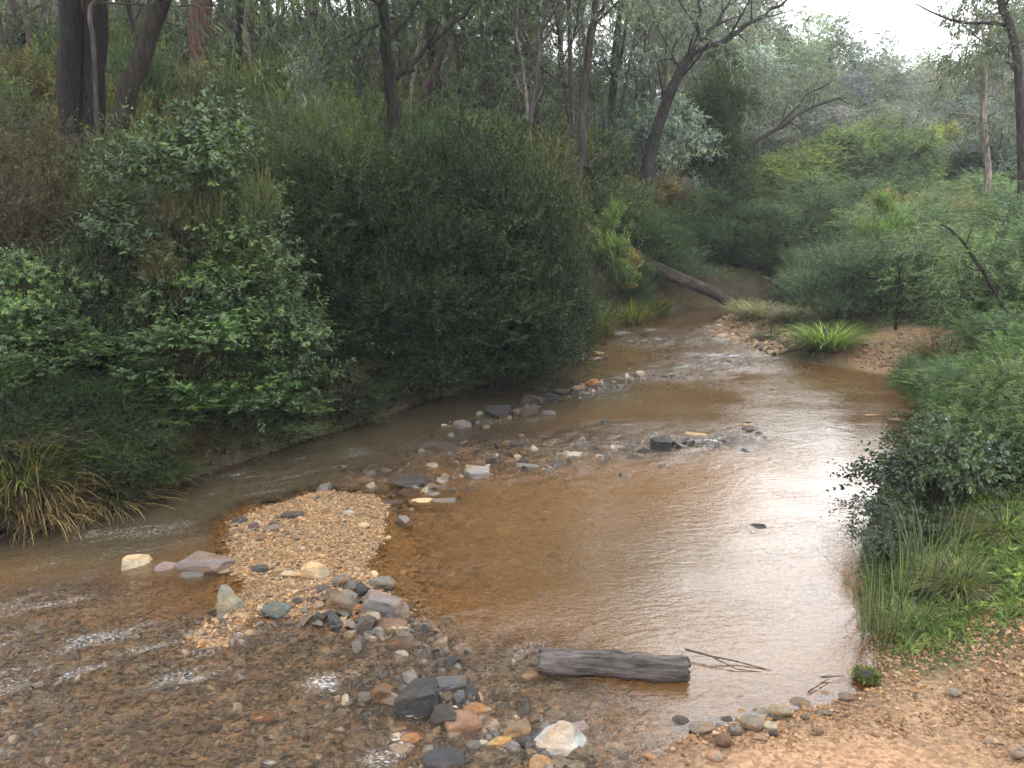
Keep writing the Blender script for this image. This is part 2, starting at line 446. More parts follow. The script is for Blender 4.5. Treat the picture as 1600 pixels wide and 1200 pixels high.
# ------------------------------------------------------------------ water
def water_material():
    m, nt, ns, ln = new_mat('creek_water')
    out = ns.new('ShaderNodeOutputMaterial')
    dep = nd(ns, 'ShaderNodeAttribute', attribute_name='depth').outputs['Fac']
    foam_glint = nd(ns, 'ShaderNodeAttribute', attribute_name='foam_glint').outputs['Fac']
    rif = nd(ns, 'ShaderNodeAttribute', attribute_name='riffle').outputs['Fac']
    tc = ns.new('ShaderNodeTexCoord')
    mp = ns.new('ShaderNodeMapping'); mp.inputs['Rotation'].default_value = (0, 0, -.35); mp.inputs['Scale'].default_value = (1, 2.2, 1); ln.new(tc.outputs['Object'], mp.inputs[0])
    n1 = nd(ns, 'ShaderNodeTexNoise', Scale=9.0, Detail=3.0, Roughness=.55, Distortion=.6); ln.new(mp.outputs[0], n1.inputs['Vector'])
    n2 = nd(ns, 'ShaderNodeTexNoise', Scale=30.0, Detail=2.0, Roughness=.5); ln.new(mp.outputs[0], n2.inputs['Vector'])
    h = math_(ns, ln, 'ADD', n1.outputs[0], math_(ns, ln, 'MULTIPLY', n2.outputs[0], math_(ns, ln, 'MULTIPLY_ADD', rif, .5, .22)))
    bp = nd(ns, 'ShaderNodeBump', Strength=1.0)
    np_ = nd(ns, 'ShaderNodeTexNoise', Scale=.7, Detail=2.0); ln.new(mp.outputs[0], np_.inputs['Vector'])
    calm = math_(ns, ln, 'MULTIPLY_ADD', math_(ns, ln, 'MULTIPLY_ADD', np_.outputs[0], 3.0, -1.0, clamp=True), .0055, .0018)
    ln.new(math_(ns, ln, 'MULTIPLY_ADD', rif, WAVE_RIF, calm), bp.inputs['Distance']); ln.new(h, bp.inputs['Height'])
    fr = nd(ns, 'ShaderNodeFresnel', IOR=1.333); ln.new(bp.outputs[0], fr.inputs['Normal'])
    tr = ns.new('ShaderNodeBsdfTransparent'); tr.inputs[0].default_value = (.93, .84, .68, 1)
    df = ns.new('ShaderNodeBsdfDiffuse')
    ln.new(mixc(ns, ln, nd(ns, 'ShaderNodeAttribute', attribute_name='murk_and_reflection').outputs['Fac'], (.21, .112, .046), (.075, .058, .034)), df.inputs[0])
    turb = math_(ns, ln, 'SUBTRACT', 1.0, math_(ns, ln, 'POWER', 2.718, math_(ns, ln, 'MULTIPLY', dep, math_(ns, ln, 'MULTIPLY_ADD', rif, 2.2, -3.4))))
    m1 = ns.new('ShaderNodeMixShader'); ln.new(turb, m1.inputs[0]); ln.new(tr.outputs[0], m1.inputs[1]); ln.new(df.outputs[0], m1.inputs[2])
    gl = nd(ns, 'ShaderNodeBsdfGlossy', Roughness=.03); gl.inputs[0].default_value = (.97, .98, 1, 1); ln.new(bp.outputs[0], gl.inputs['Normal'])
    m2 = ns.new('ShaderNodeMixShader'); ln.new(fr.outputs[0], m2.inputs[0]); ln.new(m1.outputs[0], m2.inputs[1]); ln.new(gl.outputs[0], m2.inputs[2])
    fd = ns.new('ShaderNodeBsdfDiffuse'); fd.inputs[0].default_value = (.72, .72, .72, 1)
    nf = nd(ns, 'ShaderNodeTexNoise', Scale=40.0, Detail=7.0, Roughness=.75, Distortion=.5); mf = ns.new('ShaderNodeMapping'); mf.inputs['Rotation'].default_value = (0, 0, -.5); mf.inputs['Scale'].default_value = (1, 3.0, 1); ln.new(tc.outputs['Object'], mf.inputs[0]); ln.new(mf.outputs[0], nf.inputs['Vector'])
    ff = math_(ns, ln, 'MULTIPLY', math_(ns, ln, 'ADD', math_(ns, ln, 'MULTIPLY_ADD', nf.outputs[0], 3.6, -2.35), foam_glint), 2.4, clamp=True)
    ff = math_(ns, ln, 'MULTIPLY', ff, math_(ns, ln, 'MULTIPLY', foam_glint, 4.0, clamp=True))
    m3 = ns.new('ShaderNodeMixShader'); ln.new(ff, m3.inputs[0]); ln.new(m2.outputs[0], m3.inputs[1]); ln.new(fd.outputs[0], m3.inputs[2])
    ln.new(m3.outputs[0], out.inputs[0])
    return m
WAVE_RIF, WAVE_POOL = .022, 1.0
def sep_scale(ns, ln, dep): return math_(ns, ln, 'MULTIPLY', dep, 2.6, clamp=True)

wx = axis(-7, 7.5, .042, -60, 60, 1.08); wy = axis(2.3, 24.5, .042, -14, 32, 1.08)
WX, WY = np.meshgrid(wx, wy)
wz, wwat, wd, _, wed, wrif, _ = terrain(WX, WY)
fs, fn = -.87 * WX - .5 * WY, .5 * WX - .87 * WY
chan = np.exp(-((fbm(WX * .3, WY * .3, seed=50) - .1) * 2) ** 2)
leftch = sstep(2.3, 1.0, line_dist(WX, WY, LEFT)) * sstep(14, 12, WY) * sstep(5.3, 6.4, WY + .1 * WX)
fast = np.clip(np.maximum(wrif, .8 * leftch * sstep(-.5, .5, fbm(fs * .8, fn * 1.6, seed=45))), 0, 1)
wave = fast * (.030 * fbm(fs * 2.6, fn * 6, seed=41, oct=3) + .020 * fbm(fs * 7, fn * 13, seed=42, oct=2)) + (.0006 + .0016 * sstep(-.2, .5, fbm(WX * .5, WY * .7, seed=44))) * fbm(WX * 3.2, WY * 6, seed=43, oct=3)
wave *= sstep(0, .15, wd) * .8 + .2
foam_glint = np.zeros(WX.shape)
for u, v, ru, rv, k in ((510, 1078, 48, 26, 1.1), (575, 1052, 34, 12, .9), (625, 1162, 26, 30, 1.0), (640, 1118, 24, 8, 1.0), (590, 1185, 60, 22, .8), (150, 832, 70, 11, .9), (300, 772, 60, 8, .8), (380, 742, 36, 7, .9), (470, 965, 40, 7, .8), (40, 975, 60, 26, .55),
                        (60, 1010, 60, 16, .5), (650, 745, 40, 6, .7), (560, 770, 60, 6, .5), (800, 690, 60, 10, .5), (830, 655, 40, 10, .55), (960, 520, 40, 5, 1.0), (1020, 515, 60, 5, .9), (1140, 555, 110, 7, 1.0), (1050, 572, 60, 6, .9), (970, 590, 40, 5, .7), (1110, 530, 60, 8, .7), (1030, 665, 60, 6, .5),
                        (950, 640, 50, 8, .3), (720, 1010, 40, 8, .6), (660, 975, 24, 8, .7), (30, 1150, 40, 20, .5), (1240, 583, 60, 4, .4), (740, 700, 100, 22, .35), (400, 1100, 200, 60, .22), (130, 900, 140, 40, .45), (230, 830, 120, 24, .5), (420, 745, 90, 14, .5), (520, 715, 120, 20, .45), (250, 1000, 200, 60, .3), (60, 1060, 80, 60, .4), (680, 690, 90, 20, .5), (60, 880, 80, 20, .5)):
    foam_glint = np.maximum(foam_glint, k * blob(WX, WY, u, v, ru, rv))  # foam of the rapids, plus sky-silver streaks painted along the left channel
foam_glint = foam_glint * .9 + 0 * WX
foam_glint = foam_glint * sstep(-.25, .35, fbm(fs * 3, fn * 9, seed=61, oct=4) + foam_glint * .45 - .12)
foam_glint = np.maximum(foam_glint, .52 * leftch * sstep(.05, .5, fbm(fs * 1.6, fn * 9, seed=64, oct=4)) * sstep(-.5, .2, fbm(fs * .5, fn * 1.2, seed=65)))  # silvery sky reflections of the left channel, painted as white streaks
foam_glint = np.maximum(foam_glint, .70 * wrif * sstep(-.12, .5, fbm(fs * 2.2, fn * 8, seed=62, oct=4)) * sstep(-.3, .4, fbm(WX * .7, WY * .9, seed=63)))  # foam of the rapids, with silver sky glints painted in among it
depth = np.maximum(0, -wz)
depth = depth * sstep(.0, .05, depth) + .40 * leftch * sstep(.02, .12, depth)  # left channel made more opaque, so its painted dark reflection shows
wm = make_mesh('creek_water', np.stack([WX, WY, wave], -1).reshape(-1, 3), grid_quads(len(wy), len(wx)), mat=water_material(),
               pattr={'murk_and_reflection': np.clip(leftch + .6 * blob(WX, WY, 1010, 890, 260, 110) + .55 * sstep(8.5, 10.5, WY), 0, 1).ravel(), 'depth': depth.ravel(), 'foam_glint': (foam_glint * .72).ravel(), 'riffle': fast.ravel()})  # left-channel murk also paints in the dark reflection of the bushes
tag(link('water', wm), kind='structure')

# ------------------------------------------------------------------ rocks
def rock_proto(seed, kind):
    r = random.Random(seed); bm = bmesh.new()
    if kind == 'round':
        bmesh.ops.create_icosphere(bm, subdivisions=4, radius=.5)
        c0 = np.array([v.co[:] for v in bm.verts]) * 2.2
        for v, n in zip(bm.verts, fbm(c0[:, 0], c0[:, 1], c0[:, 2], seed=seed, oct=2)): v.co *= 1 + .28 * float(n)
    else:
        pts = []
        N = {'slab': 17, 'block': 19, 'wedge': 10, 'rough': 26}[kind]
        for _ in range(N):
            if kind == 'wedge':
                z = r.choice([-.5, -.5, -.4, .5 * r.random()]); s = .5 if z < 0 else .22
                p = (r.uniform(-s, s), r.uniform(-s, s), z)
            else:
                p = [r.uniform(-.5, .5) for _ in range(3)]
                k = r.randrange(3) if kind != 'slab' else r.choice([0, 1, 2, 2])
                p[k] = math.copysign(.5 - .06 * r.random(), p[k])
                k2 = r.randrange(3); p[k2] = math.copysign(max(abs(p[k2]), .36), p[k2])
            pts.append(bm.verts.new(p))
        if kind == 'wedge':
            for v in bm.verts[:]: bm.verts.remove(v)
            for k5 in range(6):
                an = k5 * 1.047 + r.uniform(-.25, .25); q = r.uniform(.82, 1)
                bm.verts.new((math.cos(an) * .5 * q, math.sin(an) * .5 * q, -.5)); bm.verts.new((math.cos(an) * .45 * q, math.sin(an) * .45 * q, r.uniform(-.3, -.12)))
            ax = r.uniform(-.16, .0)
            bm.verts.new((ax, .02, .5)); bm.verts.new((ax + .16, .14, .40)); bm.verts.new((ax + .05, .2, .44))
        res = bmesh.ops.convex_hull(bm, input=bm.verts[:])
        bmesh.ops.delete(bm, geom=list({g for g in res['geom_interior'] + res['geom_unused'] if isinstance(g, bmesh.types.BMVert)}), context='VERTS')
        bmesh.ops.dissolve_limit(bm, angle_limit=.12, verts=bm.verts[:], edges=bm.edges[:])
        bmesh.ops.bevel(bm, geom=bm.edges[:], offset=.028, segments=1, affect='EDGES', profile=.6)
        bmesh.ops.triangulate(bm, faces=bm.faces[:])
        for _ in range(3):
            es = [e for e in bm.edges if e.calc_length() > .11]
            bmesh.ops.subdivide_edges(bm, edges=es, cuts=1)
            bmesh.ops.triangulate(bm, faces=bm.faces[:])
        bm.normal_update()
        co = np.array([v.co[:] for v in bm.verts]); no = np.array([v.normal[:] for v in bm.verts])
        dsp = .055 * fbm(co[:, 0] * 4, co[:, 1] * 4, co[:, 2] * 7, seed=seed, oct=4)
        for v, c, n, q in zip(bm.verts, co, no, dsp): v.co = c + n * q
    co = np.array([v.co[:] for v in bm.verts]); lo, hi = co.min(0), co.max(0)
    for v, c in zip(bm.verts, (co - lo) / (hi - lo) - .5): v.co = c
    me = bpy.data.meshes.new('rock_' + kind); bm.to_mesh(me); bm.free()
    me.polygons.foreach_set('use_smooth', np.ones(len(me.polygons), bool))
    if kind != 'round':
        me.set_sharp_from_angle(angle=.55)
    return me
PROTO = {}
for kind, n in (('slab', 5), ('block', 5), ('wedge', 3), ('rough', 4), ('round', 4)):
    for wet in (0, 1):
        PROTO[kind, wet] = []
    for i in range(n):
        me = rock_proto(100 + i * 7 + len(kind), kind); me.materials.append(ROCK)
        m2 = me.copy(); m2.materials.clear(); m2.materials.append(WETROCK)
        PROTO[kind, 0].append(me); PROTO[kind, 1].append(m2)
count = {}
def rock(u, vb, w, h, kind, color, wet, label, group=None, yaw=None, dep=None, sink=.45, name='rock'):
    p = on_plane(u, vb, 0); zg = max(-.03, ground_z(p[0], p[1])); p = on_plane(u, vb, max(zg, 0))
    dist = p[1] * CP + (CAM_H - p[2]) * SP
    W = w * dist / F; hs = h * dist / F
    D = dep * dist / F if dep else min(.85 * W, 1.7 * hs)
    hz = max(.35 * hs, (hs - D * .3) / .94)
    i = count.get((kind, wet), 0); count[kind, wet] = i + 1
    me = PROTO[kind, wet][i % len(PROTO[kind, wet])]
    o = link(name, me, color=color)
    Hh = hz * (1 + sink)
    o.location = (p[0], p[1] + D * .42, zg - hz * sink + Hh * .5)
    o.scale = (W, D, Hh)
    o.rotation_euler = (random.uniform(-.06, .06), random.uniform(-.06, .06), yaw if yaw is not None else random.uniform(-.3, .3) + random.choice([0, math.pi]))
    return tag(o, label, 'rock' if name == 'rock' else name, group)

cream, pale, tan, grey = (.50, .43, .30), (.42, .38, .32), (.36, .26, .15), (.19, .175, .155)
dark, black, brown, orange = (.075, .066, .058), (.032, .031, .033), (.17, .11, .065), (.38, .19, .08)
purple, green, pink, white = (.21, .185, .175), (.25, .27, .22), (.32, .24, .22), (.42, .42, .39)
ROCKS = [
 (207, 888, 46, 28, 'block', cream, 0, 'cream block of rock standing alone in the left channel'),
 (258, 892, 40, 20, 'rough', pink, 1, 'pinkish wet rock between the cream block and the flat slab'),
 (312, 893, 86, 34, 'slab', purple, 1, 'broad flat purple-grey slab at the left edge of the gravel bar'),
 (293, 904, 44, 16, 'slab', grey, 1, 'small brown-grey slab lapped by water in front of the broad flat slab'),
 (353, 960, 58, 50, 'wedge', green, 0, 'pyramid-shaped greenish grey rock at the foot of the gravel bar'),
 (428, 964, 42, 26, 'slab', (.13, .16, .15), 1, 'blue-green slate lying on the gravel right of the pyramid rock'),
 (490, 906, 42, 28, 'rough', cream, 0, 'bumpy cream rock at the front edge of the gravel bar'),
 (462, 902, 50, 9, 'slab', cream, 0, 'thin cream stone lying flat beside the bumpy cream rock'),
 (533, 917, 30, 22, 'round', grey, 0, 'dull grey-brown rock right of the bumpy cream rock'),
 (596, 922, 38, 26, 'round', (.22, .2, .16), 0, 'rounded olive-grey rock topmost of the heap at the right tip of the bar'),
 (596, 966, 66, 44, 'block', purple, 0, 'large purple-grey block with a dark front face at the right tip of the bar'),
 (607, 985, 54, 26, 'round', (.25, .16, .1), 1, 'smooth brown boulder wedged under the large purple-grey block'),
 (560, 958, 19, 16, 'round', orange, 0, 'small round bright orange stone left of the large purple-grey block'),
 (561, 981, 32, 18, 'rough', (.4, .16, .07), 1, 'orange-red stone below the small round orange stone'),
 (546, 1000, 20, 24, 'block', tan, 1, 'tan stone below the orange-red stone'),
 (530, 953, 66, 30, 'slab', (.17, .13, .085), 1, 'brown slab sloping into the heap at the right tip of the bar'),
 (527, 985, 32, 18, 'rough', dark, 1, 'dark wet stone below the sloping brown slab'),
 (499, 975, 20, 20, 'block', dark, 1, 'dark upright chip at the edge of the small rapid left of the orange stones'),
 (405, 895, 28, 12, 'rough', dark, 0, 'dark stone half buried in the middle of the gravel bar'),
 (455, 812, 36, 14, 'rough', dark, 0, 'dark flaky stone near the top of the gravel bar'),
 (372, 820, 26, 15, 'round', dark, 1, 'dark rounded stone at the upper left corner of the gravel bar'),
 (396, 826, 20, 12, 'round', (.12, .11, .12), 1, 'bluish dark stone right of the corner stone on the gravel bar'),
 (425, 832, 34, 14, 'rough', grey, 0, 'grey flaky stone on the upper left of the gravel bar'),
 (418, 781, 30, 8, 'rough', black, 1, 'low black stone in the channel behind the gravel bar'),
 (543, 806, 22, 11, 'round', pale, 0, 'pale oval stone on the right of the gravel bar'),
 (567, 826, 20, 11, 'round', cream, 0, 'cream stone near the pool edge of the gravel bar'),
 (637, 762, 66, 26, 'block', (.05, .043, .036), 1, 'big dark wet block at the head of the gravel bar'),
 (657, 785, 40, 15, 'round', (.60, .46, .26), 0, 'bright yellowish cream stone in front of the big dark wet block'),
 (690, 786, 44, 14, 'slab', grey, 1, 'flat grey wet stone right of the yellowish cream stone'),
 (610, 788, 40, 10, 'rough', dark, 1, 'low wet stone awash left of the yellowish cream stone'),
 (742, 747, 46, 26, 'slab', (.30, .28, .25), 0, 'tilted pale grey slab at the left of the stone weir'),
 (770, 722, 22, 18, 'block', dark, 1, 'dark stone standing behind the tilted pale grey slab'),
 (834, 704, 26, 16, 'wedge', pale, 0, 'pale humped stone alone in the rapid above the stone weir'),
 (910, 695, 30, 20, 'wedge', grey, 0, 'grey peaked stone farthest back in the middle of the stone weir'),
 (900, 713, 28, 13, 'slab', pale, 0, 'pale flat stone in front of the grey peaked stone'),
 (937, 713, 18, 9, 'round', white, 0, 'small whitish stone right of the pale flat stone'),
 (962, 700, 40, 10, 'slab', pink, 0, 'long pinkish flat stone in the stone weir'),
 (994, 716, 24, 9, 'rough', dark, 1, 'dark stone awash right of the pinkish flat stone'),
 (826, 730, 42, 12, 'slab', grey, 0, 'low grey slab in the front row of the stone weir'),
 (851, 735, 24, 9, 'round', pale, 0, 'pale stone at the right end of the low grey slab'),
 (795, 722, 30, 9, 'rough', brown, 1, 'brown wet stone between the tilted slab and the low grey slab'),
 (569, 752, 26, 12, 'rough', brown, 1, 'brown stone awash left of the big dark wet block'),
 (722, 669, 30, 20, 'round', (.16, .14, .13), 0, 'rounded grey-brown rock leftmost in the row under the dark bush'),
 (697, 668, 22, 10, 'rough', brown, 1, 'small brown stone left of the rounded grey-brown rock'),
 (778, 653, 44, 28, 'block', black, 0, 'black squarish rock at the foot of the dark bush'),
 (826, 650, 30, 22, 'block', dark, 0, 'dark grey block lowest of the rock pile under the bush'),
 (858, 648, 26, 14, 'round', (.14, .12, .11), 1, 'grey-brown stone right of the lowest block of the rock pile'),
 (833, 632, 36, 22, 'slab', dark, 0, 'dark slab lying on top of the rock pile under the bush'),
 (858, 628, 26, 20, 'rough', black, 1, 'black jagged rock behind the slab of the rock pile'),
 (880, 615, 28, 14, 'rough', dark, 1, 'low dark rock at the start of the upper row of stones'),
 (843, 612, 24, 12, 'rough', black, 1, 'black rock deep under the overhanging twigs of the bush'),
 (899, 610, 16, 13, 'round', (.38, .22, .13), 0, 'orange-tan stone left of the orange-brown rock in the upper row'),
 (928, 603, 26, 18, 'round', (.36, .15, .05), 0, 'orange-brown rock with a pale top in the upper row of stones'),
 (965, 602, 34, 8, 'rough', dark, 1, 'low dark stone awash in the middle of the upper row'),
 (1000, 584, 21, 11, 'round', cream, 0, 'cream stone at the right end of the upper row'),
 (1092, 558, 16, 8, 'round', black, 1, 'small black stone alone in the far rapid'),
 (880, 553, 16, 12, 'block', dark, 0, 'dark stone at the left end of the far stone cluster'),
 (898, 550, 16, 14, 'block', grey, 0, 'grey stone second from left in the far stone cluster'),
 (913, 557, 14, 13, 'wedge', pale, 0, 'pale stone in the middle of the far stone cluster'),
 (934, 553, 22, 9, 'slab', tan, 0, 'tan flat stone at the back right of the far stone cluster'),
 (932, 562, 24, 9, 'slab', pink, 0, 'pinkish flat stone at the front right of the far stone cluster'),
 (947, 558, 12, 7, 'rough', dark, 1, 'dark stone at the right end of the far stone cluster'),
 (1035, 701, 34, 24, 'rough', black, 1, 'rough black rock at the left of the right-hand weir stones'),
 (1060, 687, 38, 12, 'slab', grey, 0, 'grey slab leaning right of the rough black rock'),
 (1090, 682, 36, 14, 'slab', (.42, .33, .2), 0, 'tan flat-topped stone right of the leaning grey slab'),
 (1126, 688, 24, 13, 'wedge', pale, 0, 'pale peaked stone last of the right-hand weir stones'),
 (1105, 691, 20, 8, 'rough', dark, 1, 'dark low stone between the tan and the pale weir stones'),
 (1171, 668, 22, 12, 'block', (.34, .24, .13), 0, 'tan-brown stone alone in the glittering water'),
 (1420, 646, 24, 14, 'round', brown, 0, 'brown rounded stone standing at the right bank'),
 (1452, 655, 34, 17, 'round', (.32, .21, .14), 0, 'large smooth tan stone against the right bank fern'),
 (1370, 649, 40, 7, 'slab', tan, 1, 'flat tan stone just above the water left of the right bank stones'),
 (1405, 657, 30, 9, 'slab', grey, 1, 'flat grey stone below the brown rounded stone at the right bank'),
 (648, 1118, 74, 60, 'slab', (.05, .05, .055), 1, 'large black slate slab jutting from the foreground rapid'),
 (597, 1096, 38, 36, 'block', (.2, .12, .06), 1, 'golden brown rock left of the black slate slab'),
 (570, 1096, 26, 20, 'slab', grey, 1, 'smooth grey stone left of the golden brown rock'),
 (706, 1075, 48, 26, 'slab', (.14, .135, .14), 1, 'grey flat rock above right of the black slate slab'),
 (695, 1133, 46, 34, 'slab', (.07, .055, .045), 1, 'dark tilted slab propped against the black slate slab'),
 (676, 1110, 30, 36, 'rough', black, 1, 'black jagged rock between the slate slab and the dark tilted slab'),
 (640, 1140, 34, 16, 'round', brown, 1, 'brown pebble below the black slate slab'),
 (618, 1142, 36, 18, 'slab', (.24, .17, .11), 1, 'light brown stone left of the brown pebble'),
 (638, 1160, 50, 20, 'round', orange, 1, 'orange wet stone at the edge of the white water'),
 (722, 1145, 60, 34, 'rough', (.30, .17, .1), 1, 'reddish brown wet rock right of the white water'),
 (875, 1190, 122, 62, 'wedge', white, 0, 'large whitish triangular rock at the bottom of the creek'),
 (780, 1163, 40, 16, 'slab', (.50, .33, .12), 1, 'mustard yellow stone left of the whitish triangular rock'),
 (806, 1148, 50, 26, 'block', (.27, .18, .1), 1, 'brown stone above the mustard yellow stone'),
 (830, 1165, 40, 18, 'rough', black, 1, 'black stone tucked left of the whitish triangular rock'),
 (690, 1200, 76, 34, 'round', (.06, .06, .065), 1, 'dark rounded rock awash at the bottom edge'),
 (905, 1145, 34, 20, 'block', pink, 0, 'pinkish stone behind the whitish triangular rock'),
 (846, 1205, 40, 26, 'block', tan, 1, 'tan block below the whitish triangular rock'),
 (408, 1124, 46, 18, 'round', (.38, .2, .09), 1, 'orange-brown stone alone in the shallow rapid'),
 (630, 1010, 60, 18, 'round', (.24, .14, .06), 1, 'golden brown sunken stone below the smooth brown boulder'),
 (745, 1112, 50, 18, 'round', (.33, .21, .09), 1, 'golden sunken stone right of the dark tilted slab'),
 (830, 1060, 52, 18, 'round', (.30, .18, .09), 1, 'orange sunken stone left below the grey log'),
 (1187, 826, 28, 13, 'rough', black, 1, 'black stone alone in the middle of the pool'),
 (948, 660, 16, 10, 'rough', black, 1, 'small black stone in the smooth water behind the weir'),
]
for r in ROCKS: rock(*r)
COB = [
 (1160, 1113, 17, 14, tan, 'small round tan cobble at the top left of the cobble heap'), (1181, 1113, 16, 13, brown, 'small brown cobble between the round tan and the long grey cobble'),
 (1195, 1117, 28, 15, (.28, .24, .18), 'grey-tan cobble second in the top row of the heap'), (1223, 1122, 36, 22, (.36, .29, .19), 'biggest tan cobble at the right end of the heap'),
 (1208, 1128, 18, 13, dark, 'dark cobble tucked under the biggest tan cobble'), (1180, 1144, 44, 26, (.27, .22, .16), 'long grey-brown cobble lying across the middle of the heap'),
 (1206, 1143, 24, 14, cream, 'cream cobble right of the long grey-brown cobble'), (1100, 1148, 42, 18, (.23, .2, .16), 'flat oval cobble leftmost beside the heap'),
 (1132, 1170, 27, 26, (.22, .13, .075), 'reddish brown upright cobble in front of the heap'), (1120, 1191, 26, 16, (.42, .32, .22), 'pale pinkish cobble nearest the bottom edge on the sand'),
 (1152, 1150, 22, 16, grey, 'grey cobble left of the long grey-brown cobble'), (1137, 1127, 22, 14, dark, 'dark wet cobble behind the heap'),
 (1118, 1128, 24, 12, (.12, .11, .1), 'dark flat cobble half in the water behind the flat oval cobble'), (1160, 1128, 20, 12, cream, 'yellowish cobble in the middle of the heap'),
 (1190, 1158, 24, 10, tan, 'low tan cobble at the front of the heap'), (1210, 1152, 16, 12, dark, 'small dark cobble at the front right of the heap'),
 (1256, 1105, 36, 20, (.2, .17, .14), 'wet grey-brown cobble at the water edge right of the heap'), (1296, 1088, 34, 16, (.24, .18, .13), 'wet brown cobble farthest right in the shallow water'),
 (1324, 1082, 16, 8, brown, 'tiny brown cobble right of the farthest wet cobble'), (1291, 1119, 22, 10, (.2, .17, .11), 'olive cobble on the wet sand'),
 (1066, 1132, 30, 20, dark, 'dark angular cobble at the left water edge of the beach'), (1280, 1150, 20, 16, (.25, .2, .17), 'grey cobble alone on the dry sand'), (1325, 1096, 26, 12, (.2, .15, .11), 'dull cobble at the foot of the mossy clump'),
 (1594, 1188, 26, 24, (.4, .32, .24), 'pale cobble at the right edge of the beach'), (1495, 1088, 22, 12, (.3, .26, .22), 'grey cobble in the gravel below the grass'),
]
for u, v, w, h, c, l in COB: rock(u, v, w, h, 'round', c, 0, l, 'river cobbles at the beach edge', name='cobble', sink=.15)

# ------------------------------------------------------------------ loose gravel
def ico(sub):
    bm = bmesh.new(); bmesh.ops.create_icosphere(bm, subdivisions=sub, radius=1)
    V = np.array([v.co[:] for v in bm.verts]); T = np.array([[v.index for v in f.verts] for f in bm.faces]); bm.free()
    return V, T
PALETTE = .58 * np.array([1.06, .94, .82]) * np.array([(.52, .38, .24), (.44, .31, .19), (.58, .46, .31), (.36, .24, .14), (.62, .54, .42), (.25, .18, .12), (.30, .27, .25), (.46, .29, .16), (.13, .115, .11), (.42, .33, .26)])
def stones(name, X, Y, size, zoff, pal, prob, mat, label, sub=1, flat=.55, cut=0):
    N = len(X); V0, T0 = ico(sub)
    z = heights(X, Y) + zoff * size
    sc = size[:, None] * np.stack([rng.uniform(.7, 1.35, N), rng.uniform(.6, 1.1, N), rng.uniform(.35, .85, N) * flat / .55], 1)
    jit = 1 + rng.normal(0, .17, (N, len(V0), 1))
    W0 = V0[None] * (1 + (jit - 1) * (.3 if cut else 1))
    for _ in range(cut):                                            # broken faces
        nrm = rand_dir(N); dd = rng.uniform(.3, .72, (N, 1)); over = np.maximum(0, (W0 * nrm[:, None]).sum(-1) - dd)
        W0 = W0 - over[..., None] * nrm[:, None]
    V = W0 * sc[:, None]
    a = rng.uniform(0, 6.28, N); t = rng.normal(0, .3, N)
    ca, sa, ct, st = np.cos(a)[:, None], np.sin(a)[:, None], np.cos(t)[:, None], np.sin(t)[:, None]
    x, y, zz = V[..., 0], V[..., 1], V[..., 2]
    x, zz = x * ct + zz * st, -x * st + zz * ct
    V = np.stack([x * ca - y * sa + X[:, None], x * sa + y * ca + Y[:, None], zz + z[:, None]], -1)
    tri = (T0[None] + (np.arange(N) * len(V0))[:, None, None]).reshape(-1, 3)
    c = pal[rng.choice(len(pal), N, p=prob)] * rng.uniform(.65, 1.25, (N, 1))
    fc = np.repeat(c, len(T0), 0)
    o = link(name, make_mesh(name, V.reshape(-1, 3), None, tri, smooth=sub > 1 and not cut, mat=mat, fcol=fc))
    return tag(o, label, 'gravel', kind='stuff')
def scatter(n, x0, x1, y0, y1, test):
    X = rng.uniform(x0, x1, n); Y = rng.uniform(y0, y1, n)
    k = test(X, Y); return X[k], Y[k]
bx0, by0 = BAR.min(0) - .3; bx1, by1 = BAR.max(0) + .3
def on_bar(X, Y):
    i = inside(X, Y, BAR); d = line_dist(X, Y, BARC)
    return (i | (d < .22 * rng.random(len(X)))) & ((fbm(X * 3, Y * 3, seed=70) > -.5) | i)
pB = np.array([.2, .19, .14, .1, .12, .08, .05, .07, .03, .02])
X, Y = scatter(40000, bx0, bx1, by0, by1, on_bar)
stones('gravel', X, Y, np.clip(rng.lognormal(math.log(.0082), .42, len(X)), .0045, .03), .25, PALETTE * np.array([.98, .9, .78]), pB, GRAVEL, 'tan gravel heaped in a low bar in midstream')
def on_beach(X, Y):
    dr = line_dist(X, Y, RIGHT); w = inside(X, Y, WPOLY)
    n = fbm(X * 1.6, Y * 1.6, seed=71) + .35 * fbm(X * 7, Y * 7, seed=72)
    mudd = np.exp(-((X - 1.85) / .6) ** 2 - ((Y - 3.85) / .17) ** 2)
    return (~w | (dr < .12)) & (rng.random(len(X)) < sstep(-.5, .5, n + .12 + .25 * (X - 1.5) - mudd * 1.6)) & (Y < 5.3 - .1 * np.abs(X - 2.2))
X, Y = scatter(56000, .0, 4.4, 2.9, 5.3, on_beach)
stones('gravel', X, Y, np.clip(rng.lognormal(math.log(.0068), .5, len(X)), .0035, .03), .2, PALETTE * np.array([.95, .85, .76]), pB, GRAVEL, 'orange-tan gravel strewn over the near beach')
def on_far(X, Y):
    return (np.exp(-((X - 7.2) / 1.2) ** 2 - ((Y - 14.4) / 1.0) ** 2) > .35 * rng.random(len(X)) + .3) & ~inside(X, Y, WPOLY)
X, Y = scatter(9000, 5.5, 9.5, 12.5, 16.5, on_far)
stones('gravel', X, Y, np.clip(rng.lognormal(math.log(.016), .5, len(X)), .008, .06), .2, PALETTE, pB, GRAVEL, 'pale sand and gravel patch on the far right bank')
def on_spit(X, Y):
    return (line_dist(X, Y, RIGHT) < .75 * rng.random(len(X))) & (Y > 15.4) & (Y < 20.5)
X, Y = scatter(16000, 3.5, 6.5, 15.2, 20.8, on_spit)
stones('gravel', X, Y, np.clip(rng.lognormal(math.log(.045), .45, len(X)), .02, .13), .3, PALETTE, np.array([.15, .15, .14, .1, .1, .1, .1, .06, .05, .05]), GRAVEL, 'stones along the water edge of the far right spit')
